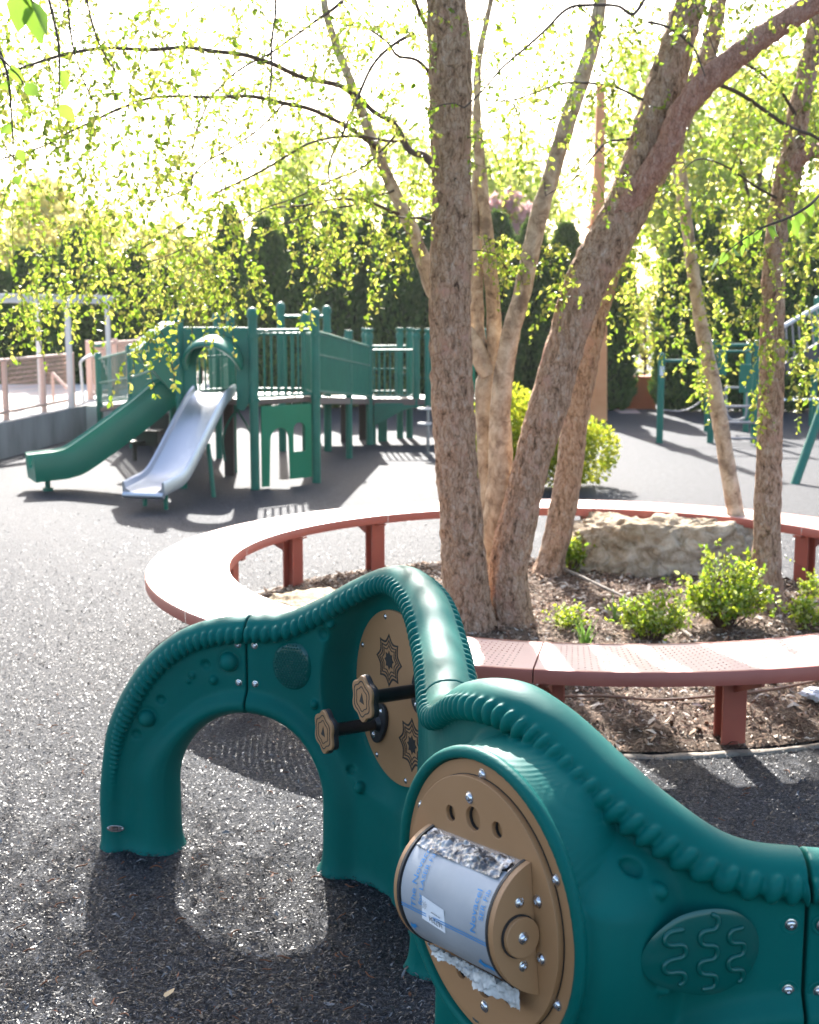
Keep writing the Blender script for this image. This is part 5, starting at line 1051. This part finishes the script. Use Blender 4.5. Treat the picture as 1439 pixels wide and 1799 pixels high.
def slide(path, wdt, hgt, m, name, lip=.02, inner=.0, rails=2, thick=.03):
    P = cr(np.array(path), 40); T = np.gradient(P, axis=0); T /= np.linalg.norm(T, axis=1)[:, None]; V = []
    hw = wdt/2; prof = [(-hw-lip, -.02), (-hw-lip, hgt-.012), (-hw-lip*.5, hgt), (-hw+lip*.2, hgt-.01), (-hw+lip*.6, .04), (-hw+.06, .008), (0, 0), (hw-.06, .008), (hw-lip*.6, .04), (hw-lip*.2, hgt-.01), (hw+lip*.5, hgt), (hw+lip, hgt-.012), (hw+lip, -.02)]
    if rails > 2: prof = [(-hw-lip, -.055), (-hw-lip, hgt-.03), (-hw-lip*.7, hgt), (-hw-lip*.2, hgt-.008), (-hw-.0, hgt-.045), (-hw+.03, hgt-.05), (-hw+.045, hgt-.012), (-hw+.07, hgt-.02), (-hw+.09, .03), (0, 0), (hw-.09, .03), (hw-.07, hgt-.02), (hw-.045, hgt-.012), (hw-.03, hgt-.05), (hw, hgt-.045), (hw+lip*.2, hgt-.008), (hw+lip*.7, hgt), (hw+lip, hgt-.03), (hw+lip, -.055)]
    k = len(prof); mk_ = prof+[(prof[-1][0]-.012, -.02 if rails < 3 else -.10), (prof[0][0]+.012, -.02 if rails < 3 else -.10)]; k = len(mk_)
    for p, t in zip(P, T):
        s_ = np.cross(t, [0, 0, 1.]); s_ /= np.linalg.norm(s_); up = np.cross(s_, t)
        for a_, b_ in mk_: V.append(p+s_*a_+up*b_)
    Fc = [(i*k+j, i*k+(j+1) % k, (i+1)*k+(j+1) % k, (i+1)*k+j) for i in range(39) for j in range(k)]
    Fc += [tuple(range(k)), tuple(39*k+j for j in range(k-1, -1, -1))]
    return obj(name, V, Fc, m, play, sharp=40)
polst = mat('brushed_slide_steel', (.50, .52, .56), .34, .85); _c = coords(polst, (1, 1, 1)); setc(polst, ramp(polst, nz(polst, _c, 30, 5), [(.35, (.30,)*3), (.65, (.42,)*3)]), 'Roughness')
t0 = np.array([-1.90, 12.62, .90]); dS = np.array([-.26, -.965, 0]); pts = [t0+[0, .25, .01], t0+[0, .02, .005], t0+dS*.22+[0, 0, -.11], t0+dS*.85+[0, 0, -.56], t0+dS*1.08+[0, 0, -.68], t0+dS*1.32+[0, 0, -.715], t0+dS*1.50+[0, 0, -.735]]
ms = slide(pts, .36, .10, polst, 'metal_slide', .018)
e = t0+dS*1.50; s3 = np.cross(dS, [0, 0, 1.]); mb = MB(); mb.tube([e+s3*-.19+[0, 0, -.755], e+s3*.19+[0, 0, -.755]], .028, 12); mb.obj('rolled_exit_edge', polst, ms)
for o_, d_ in ((-.12, 1.32), (.15, 1.18)): q = t0+dS*d_+s3*o_; mb = MB(); mb.tube([(q[0], q[1], -.02), (q[0], q[1], .17)], .02, 10); mb.obj('foot', G, ms)
q = t0+dS*.55; mb = MB(); mb.tube([(q[0]+.22, q[1], -.02), (q[0]+.17, q[1]+.03, .5)], .022, 10); mb.obj('slide_strut', G, ms)
# green double-lipped slide on the left
e1 = np.array([-3.62, 12.50, .22]); t1 = np.array([-2.36, 13.10, .93]); dd = t1-e1; dd[2] = 0; dd /= np.linalg.norm(dd); Lh = np.linalg.norm((t1-e1)[:2])
pts = [e1-dd*.02+[0, 0, -.01], e1+dd*.12, e1+dd*.32+[0, 0, .02], e1+dd*.50+[0, 0, .10], e1+dd*(Lh*.75)+[0, 0, .47], e1+dd*(Lh*.93)+[0, 0, .66], t1+[0, 0, -.04]]
gs = slide(pts[::-1], .42, .15, M['slide'], 'green_slide', .03, rails=3)
q = e1+dd*.14; mb = MB(); mb.tube([(q[0], q[1]-.02, -.02), (q[0], q[1]-.02, .2)], .026, 10); mb.tube([(q[0], q[1]-.02, -.02), (q[0], q[1]-.02, .03)], .05, 10); mb.obj('foot', G, gs)
# left hood over the green slide entrance
Fv = np.append(F_k, 0.); Av = np.append(A, 0.); u = (Av-Fv)/np.linalg.norm(Av-Fv); nn = np.array([u[1], -u[0], 0])
if nn[0] > 0: nn = -nn
V = []; prof = [(0, 1.62), (.10, 1.61), (.22, 1.53), (.34, 1.42), (.40, 1.34), (.36, 1.25), (.24, 1.16), (.16, 1.06), (.10, .98), (.02, .93)]
for s_ in (-.03, .02, np.linalg.norm(Av-Fv)-.02, np.linalg.norm(Av-Fv)+.03):
    for o_, z in prof: V.append(Fv+u*s_+nn*o_+Uz*(z-.02*(s_ < 0 or s_ > .5)))
k = len(prof); Fc = [(i*k+j, i*k+j+1, (i+1)*k+j+1, (i+1)*k+j) for i in range(3) for j in range(k-1)]+[tuple(range(k)), tuple(3*k+j for j in range(k-1, -1, -1))]
obj('entrance_hood', V, Fc, M['slide'], play, sharp=50)
# ramp from deck to lower landing, going right and away; then landing
Rp = [(-.55, 17.05), (-.05, 17.2), (.42, 17.2)]; R0_, R1b = C, np.array(Rp[0]); LZ = .60
Lw = np.array([-.30, .05]); back = np.array([.15, 1.15])
q1, q2 = C+[.02, .02], D_k; r1, r2 = np.array([-.52, 17.0]), np.array([-1.25, 17.6])
V = [(q1[0], q1[1], DZ-.005), (r1[0], r1[1], LZ), (r2[0], r2[1], LZ), (q2[0]-.1, q2[1], DZ-.005)]; V += [(x, y, z-.07) for x, y, z in V]
obj('ramp', V, [(0, 1, 2, 3), (7, 6, 5, 4), (0, 4, 5, 1), (1, 5, 6, 2), (2, 6, 7, 3), (3, 7, 4, 0)], deckm, play, smooth=False)
bars(q1, r1, 0, 0, 'ramp_railing', r=.009, sp=.062, za=(DZ+.05, RT-.02, LZ+.04, 1.27), mid=(.62,), inset=.05)
bars(q2, r2, 0, 0, 'ramp_railing', r=.010, sp=.09, za=(DZ+.05, RT-.02, LZ+.04, 1.27), mid=(.5,), inset=.05)
post(r1[0], r1[1], 1.45); post(r2[0], r2[1], 1.45)
V = [(r1[0], r1[1], LZ), (.95, 16.9, LZ), (.95, 17.9, LZ), (r2[0], r2[1], LZ)]; V += [(x, y, z-.08) for x, y, z in V]
obj('landing', V, [(0, 1, 2, 3), (7, 6, 5, 4), (0, 4, 5, 1), (1, 5, 6, 2), (2, 6, 7, 3), (3, 7, 4, 0)], deckm, play, smooth=False)
pz = [(.09, 17.0), (.24, 16.95), (.95, 16.9), (.0, 17.95), (-.13, 17.9), (-.6, 17.9)]
for x, y in pz[:3]: post(x, y, 1.45, z0=-.03 if x > .5 else LZ-.12)
for x, y in pz[3:]: post(x, y, 1.45)
bars(r1, (.09, 17.0), LZ+.04, 1.22); bars((.0, 17.95), (-.6, 17.9), LZ+.04, 1.25, mid=(.5,)); bars((.24, 16.95), (.95, 16.9), LZ+.04, 1.22)
vplate((.24, 16.95), (.95, 16.9), [[(.05, LZ-.02), (.05, 1.27), (.6, 1.27), (.6, LZ-.02)]], .02, M['greenpanel'], 'side_panel', off=.03)
for x, y in ((-.85, 17.4), (-.62, 17.75)): mb = MB(); mb.box((x, y, LZ/2-.02), (.13, .13, LZ)); mb.obj('support_leg', brn, play)
for x, y in ((-.50, 17.12), (-.36, 17.5)): mb = MB(); mb.box((x, y, LZ/2-.02), (.12, .12, LZ)); mb.obj('support_leg', G, play)
for x, y in ((-1.90, 13.75),): mb = MB(); mb.box((x, y, DZ/2-.02), (.10, .10, DZ)); mb.obj('support_leg', brn, play)
an = 16; arcp = [(0, .52)]+[(.65*t/an, .52-.0-.20*math.cos(math.pi*.5*t/an)**1.5) for t in range(an+1)]+[(.65, .52)]
vplate((-.45, 16.98), (.25, 16.98), [[(0, .54), (0, .26)]+[(.04+.56*t/10, .26+.24*math.sin(math.pi/2*t/10)) for t in range(1, 11)]+[(.66, .54)]], .02, G, 'arch_bracket')
# far tall posts with bars
for a_, b_ in ((493, 532), (574, 538)): p = at(a_, b_, 16.2); post(p[0], p[1], p[2], .048)
pa, pb = at(500, 556, 16.2), at(568, 556, 16.2); mb = MB(); mb.tube([pa, pb], .02, 8); mb.obj('cross_bar', G, play)
for (a_, b_) in ((380, 552), (612, 583)): p = at(a_, b_, 15.4); post(p[0], p[1], p[2], .04)
# brown perforated steps under the slides and a round seat
st = [(at(283, 745, 14.0), .20, .22, .20), (at(262, 770, 13.7), .22, .22, .14)]
for c, w_, d_, h_ in st: mb = MB(); mb.box(c, (w_, d_, h_)); mb.box(c+[0, 0, h_/2+.01], (w_+.05, d_+.05, .02)); mb.obj('step', brn, play)
c = gz(262, 830); mb = MB(); mb.tube([(c[0]+.02, c[1]+.4, -.02), (c[0]+.02, c[1]+.4, .28)], .04, 10); mb.obj('step_post', brn, play)
c = at(236, 776, 13.6); mb = MB(); mb.tube([c-[0, 0, .012], c+[0, 0, .012]], .12, 24); mb.tube([c-[0, 0, .2], c], .025, 8); mb.obj('round_step', brn, play)
mb = MB(); mb.tube(cr([at(395, 810, 13.3), at(392, 770, 13.3), at(405, 735, 13.4), at(435, 700, 13.5)], 20), .012, 8); mb.tube(cr([at(412, 715, 13.6), at(430, 740, 13.6), at(440, 760, 13.5)], 14), .012, 8); mb.obj('curved_climber', G, play)
# railing between the terrace and the deck
pr0 = at(176, 735, 18.3); post(pr0[0], pr0[1], 1.15, z0=.0); pr1 = at(232, 735, 16.6); post(pr1[0], pr1[1], 1.30)
bars(pr0, pr1, 0, 0, 'ramp_railing', za=(TZ+.05, 1.07, .62, 1.22), mid=(.45,), sp=.13); bars(pr1, F_k, 0, 0, 'ramp_railing', sp=.13, za=(.62, 1.22, DZ+.05, RT), mid=(.45,))
pq0 = pr0+[.9, 1.0, 0]; V = [(pr0[0], pr0[1], TZ-.03), (pr1[0], pr1[1], .58), (F_k[0], F_k[1], DZ-.01), (E_k[0], E_k[1], DZ-.01), (pr1[0]+.9, pr1[1]+.6, .58), (pq0[0], pq0[1], TZ-.03)]; V += [(x, y, z-.06) for x, y, z in V]
obj('ramp', V, [(0, 1, 4, 5), (1, 2, 3, 4), (11, 10, 7, 6), (10, 9, 8, 7), (0, 6, 7, 1), (1, 7, 8, 2), (3, 9, 10, 4), (4, 10, 11, 5)], deckm, play, smooth=False)
bars((pr1[0]+.9, pr1[1]+.6), E_k, 0, 0, 'ramp_railing', za=(.62, 1.22, DZ+.05, RT-.03), mid=(.45,))
# stepping discs by the trunk
sp = thing('stepping_pods', tuple(gz(752, 800)), 'pair of pale round stepping discs on a thin post left of the thick trunk', 'climber')
c = gz(752, 800); mb = MB(); mb.tube([c+[0, 0, -.02], c+[0, 0, .60]], .02, 8); mb.obj('post', M['steel'], sp)
for px_, py_ in ((746, 718), (746, 744)): q = at(px_, py_, c[1]); mb = MB(); mb.tube([q-[0, 0, .01], q+[0, 0, .01]], .085, 24); mb.obj('disc', wht, sp)
# ================================================ right-hand play equipment
gr = mat('bright_green_powder', (.0, .14, .09), .4); greym = mat('grey_rung_metal', (.35, .30, .29), .45)
lf = thing('ladder_climber', (3.6, 17.25, 0), 'bright green climbing frame with grey ladder rungs behind the slender leaning birch', 'climbing frame')
def gp(px_, py_, y, base, r=.045, dome=True):
    p = at(px_, py_, y); mb = MB(); mb.post(p[0], y, -.03 if base else p[2]-1, p[2], r); return mb.obj('post', gr, lf), p
o1, p1 = gp(1163, 619, 17.25, True); st_ = MB(); q = p1+[0, -.047, -.24]; st_.tube([q+[0, -.001, -.06], q+[0, -.001, .06]], .028, 12); sl = st_.obj('warning_sticker', mat('white_sticker_far', (.7, .72, .76), .5), o1)
o2, p2 = gp(1254, 597, 17.25, True); o3, p3 = gp(1331, 597, 17.3, True)
o4, p4 = gp(1246, 650, 18.9, True, .05); o5, p5 = gp(1316, 600, 18.9, True, .045)
def rod(a, b, r, m=gr, name='bar'): mb = MB(); mb.tube([a, b], r, 8); return mb.obj(name, m, lf)
rod(p1+[0, 0, -.11], p2+[0, 0, -.27], .022); rod(p2+[0, 0, -.07], p3+[0, 0, -.07], .024); rod(p2+[0, 0, -.15], p3+[0, 0, -.15], .018)
for py_ in (714, 742, 770): rod(at(1262, py_, 17.22), at(1335, py_, 17.27), .018, greym, 'rung')
mb = MB(); mb.tube(cr([at(1276, 700, 18.6), at(1275, 683, 18.6), at(1292, 681, 18.6), at(1311, 683, 18.6), at(1312, 700, 18.6), at(1310, 730, 18.6), at(1300, 737, 18.6), at(1284, 737, 18.6), at(1277, 725, 18.6), at(1276, 700, 18.6)], 60), .018, 8); mb.obj('hand_loop', greym, lf)
for a_, b_, c_, d_ in ((1300, 640, 1330, 690), (1262, 620, 1276, 660)):
    P0 = at(a_, b_, 18.2); P1 = at(c_, d_, 18.2); mb = MB(); mb.box((P0+P1)/2, (abs(P1[0]-P0[0]), .03, abs(P1[2]-P0[2]))); mb.obj('side_panel', gr, lf)
mb = MB(); mb.tube(cr([p1+[.03, 0, -.75], at(1195, 722, 17.25), at(1222, 712, 17.25), at(1245, 690, 17.25)], 24), .009, 6); mb.obj('hanging_cable', greym, lf)
sw = thing('swing_frame', (3.865, 13.05, 0), 'dark green leaning pole of an a-frame at the right edge', 'play frame')
mb = MB(); mb.tube([(3.865, 13.05, -.03), (4.85, 13.9, 2.25)], .045, 14); mb.obj('leg', M['green'], sw)
mb = MB(); mb.tube([(4.85, 13.9, 2.25), (7.6, 12.9, 2.25)], .05, 14); mb.obj('top_beam', M['green'], sw)
mb = MB(); mb.tube([(5.3, 15.3, -.03), (4.85, 13.9, 2.25)], .045, 14); mb.obj('leg', M['green'], sw)
sr = thing('climbing_stair', (5.9, 19.3, 0), 'raised play stair with pale handrail and dark stringer at the right edge', 'play stair')
a_, b_ = at(1375, 574, 19.0), at(1470, 520, 19.8); mb = MB(); mb.tube([a_, b_], .032, 10); mb.obj('handrail', wht, sr)
c_, d_ = at(1378, 650, 19.0), at(1480, 588, 19.8); mb = MB(); uu = (d_-c_)/np.linalg.norm(d_-c_); sd_ = np.cross(uu, [0, 0, 1.]); sd_ /= np.linalg.norm(sd_); mb.box((c_+d_)/2, (np.linalg.norm(d_-c_), .06, .2), ax=[uu, sd_, np.cross(sd_, uu)]); mb.obj('stringer', mat('dark_stringer', (.05, .045, .055), .6), sr)
for k in range(9): t = (k+.5)/9; mb = MB(); mb.tube([c_+(d_-c_)*t+[0, 0, .08], a_+(b_-a_)*t], .012, 6); mb.obj('baluster', greym, sr)
for px_, tp in ((1437, 520), (1500, 500)): q = at(px_, tp, 19.9); mb = MB(); mb.post(q[0], q[1], -.03, q[2], .055); mb.obj('post', M['green'], sr)
ck = thing('beaded_crossbar', tuple(gz(1405, 775)), 'horizontal bar with bright metal beads right of the upright birch', 'climber')
a_, b_ = at(1372, 703, 17.6), at(1480, 703, 17.6); mb = MB(); mb.tube([a_, b_], .014, 8); mb.obj('bar', M['green'], ck)
for t in np.linspace(.05, .95, 12): mb = MB(); mb.sphere(a_+(b_-a_)*t, .026, sub=2); mb.obj('bead', M['steel'], ck)
for p in (a_, b_): mb = MB(); mb.post(p[0], p[1], -.03, p[2]+.05, .035); mb.obj('post', M['green'], ck)
# orange pillar, planter and path in the hedge opening
org = varied('orange_stucco', (.70, .26, .10), (.80, .34, .15), 3, .8, None, .2, .004, 80)
op = thing('orange_pillar', tuple(gz(1043, 738)), 'tall orange stucco pillar with a slim mast rising above the hedge', 'pillar')
c = gz(1043, 738); mb = MB(); V = []; w0, w1 = .19, .135
def taper(mb, c, z0, z1, a0, a1):
    V = [(c[0]+sx*a, c[1]+sy*a, z) for z, a in ((z0, a0), (z1, a1)) for sx, sy in ((-1, -1), (1, -1), (1, 1), (-1, 1))]; mb.add(V, [(0, 1, 5, 4), (1, 2, 6, 5), (2, 3, 7, 6), (3, 0, 4, 7), (4, 5, 6, 7), (3, 2, 1, 0)])
zt = at(1036, 402, 21)[2]; zc = at(1036, 372, 21)[2]; zm = at(1040, 150, 21)[2]
taper(mb, c, -.05, zt, .19, .125); mb.obj('shaft', org, op, smooth=False); mb = MB(); taper(mb, c, zt, zt+.05, .17, .17); taper(mb, c, zt+.053, zc, .13, .12); mb.obj('cap', org, op, smooth=False)
mb = MB(); taper(mb, c, zc, zm, .095, .06); mb.obj('mast', org, op, smooth=False)
pt = gz(1128, 728); mb = MB(); mb.box((3.95, 23.6, .27), (.9, .4, .62)); pl_ = mb.solo('brick_planter', mat('orange_brick', (.50, .13, .05), .8), 'orange red brick planter glimpsed through the hedge opening', 'planter')
mb = MB(); V = [(3.60, 22.3, .006), (3.95, 22.3, .006), (5.6, 45, .006), (3.6, 45, .006)]; tag(obj('path', V, [(0, 1, 2, 3)], mat('path_pavers', (.40, .28, .24), .85)), 'pale pink paved path through the hedge opening', None, kind='structure')
crown_tree('round_bush', 1128, 1.3, 27, .55, .9, 1500, [FD, FA], [.5, .5], 75, 'small yellow green bush seen in the hedge opening above the planter', cat='bush', size=(.06, .12), stem=.04)
# a low spray of the large birch hanging nearest to the viewpoint, at the top left and the right
M['leaf_big'] = leafmat('near_leaf', (.12, .24, .03), (.20, .34, .04))
def spray(P, lv, size, seed, r0=.004):
    P = np.array(P, float); Q = cr(P, len(P)*6); mb = MB(); mb.tube(Q, np.linspace(r0, .001, len(Q)), 6); mb.obj('branch', M['twig'], birch)
    r = np.random.default_rng(seed); LP = []; LD = []
    for k in range(lv): q = Q[int(len(Q)*(.45+.55*k/max(lv-1, 1)))-1]; LP.append(q+r.normal(0, .006, 3)); LD.append(np.array([r.normal(0, .5), r.normal(0, .4), -1]))
    leaf_mesh(np.array(LP), np.array(LD), r.uniform(size*.8, size*1.15, lv), seed, parent=birch, mats=[M['leaf_big']], probs=[1], ratio=.7)
spray([(-1.3, 3.6, 3.6), (-1.0, 2.6, 3.0), (-.75, 2.0, 2.55), at(-60, -110, 1.9), at(10, -45, 1.85), at(45, -10, 1.85), at(60, 5, 1.85)], 7, .052, 3)
spray([(-1.0, 2.6, 3.0), at(-40, -150, 2.1), at(60, -60, 2.1), at(100, 60, 2.1), at(104, 150, 2.1), at(105, 178, 2.1)], 3, .034, 5)
spray([(-1.0, 2.6, 3.0), at(-80, 20, 2.3), at(-10, 90, 2.3), at(30, 130, 2.3), at(42, 150, 2.3)], 3, .036, 8)
spray([(1.9, 6.3, 2.9), at(1540, 200, 4.2), at(1450, 330, 3.7), at(1400, 375, 3.6), at(1340, 400, 3.6), at(1300, 425, 3.6), at(1262, 455, 3.6)], 14, .042, 12, .006)
spray([at(-30, 20, 3.0), at(10, 120, 3.0), at(20, 200, 3.0), at(25, 300, 3.0)], 6, .03, 14)
# closed scattering box round the whole place, added for backlit glow and lifted shadows
hm = bpy.data.materials.new('added_haze'); hm.use_nodes = True; hn = hm.node_tree; hn.nodes.clear(); ho = hn.nodes.new('ShaderNodeOutputMaterial'); hv = hn.nodes.new('ShaderNodeVolumePrincipled')
hv.inputs['Color'].default_value = (.98, .98, 1, 1); hv.inputs['Density'].default_value = .0003; hv.inputs['Anisotropy'].default_value = .5; hn.links.new(hv.outputs[0], ho.inputs['Volume'])
mb = MB(); V = [(x, y, z) for z in (-1, 14) for x, y in ((-60, -8), (60, -8), (60, 80), (-60, 80))]
tag(obj('added_haze', V, [(3, 2, 1, 0), (4, 5, 6, 7), (0, 1, 5, 4), (1, 2, 6, 5), (2, 3, 7, 6), (3, 0, 4, 7)], hm, smooth=False), 'thin scattering air added to veil the background and lift its shadows', None, kind='stuff')
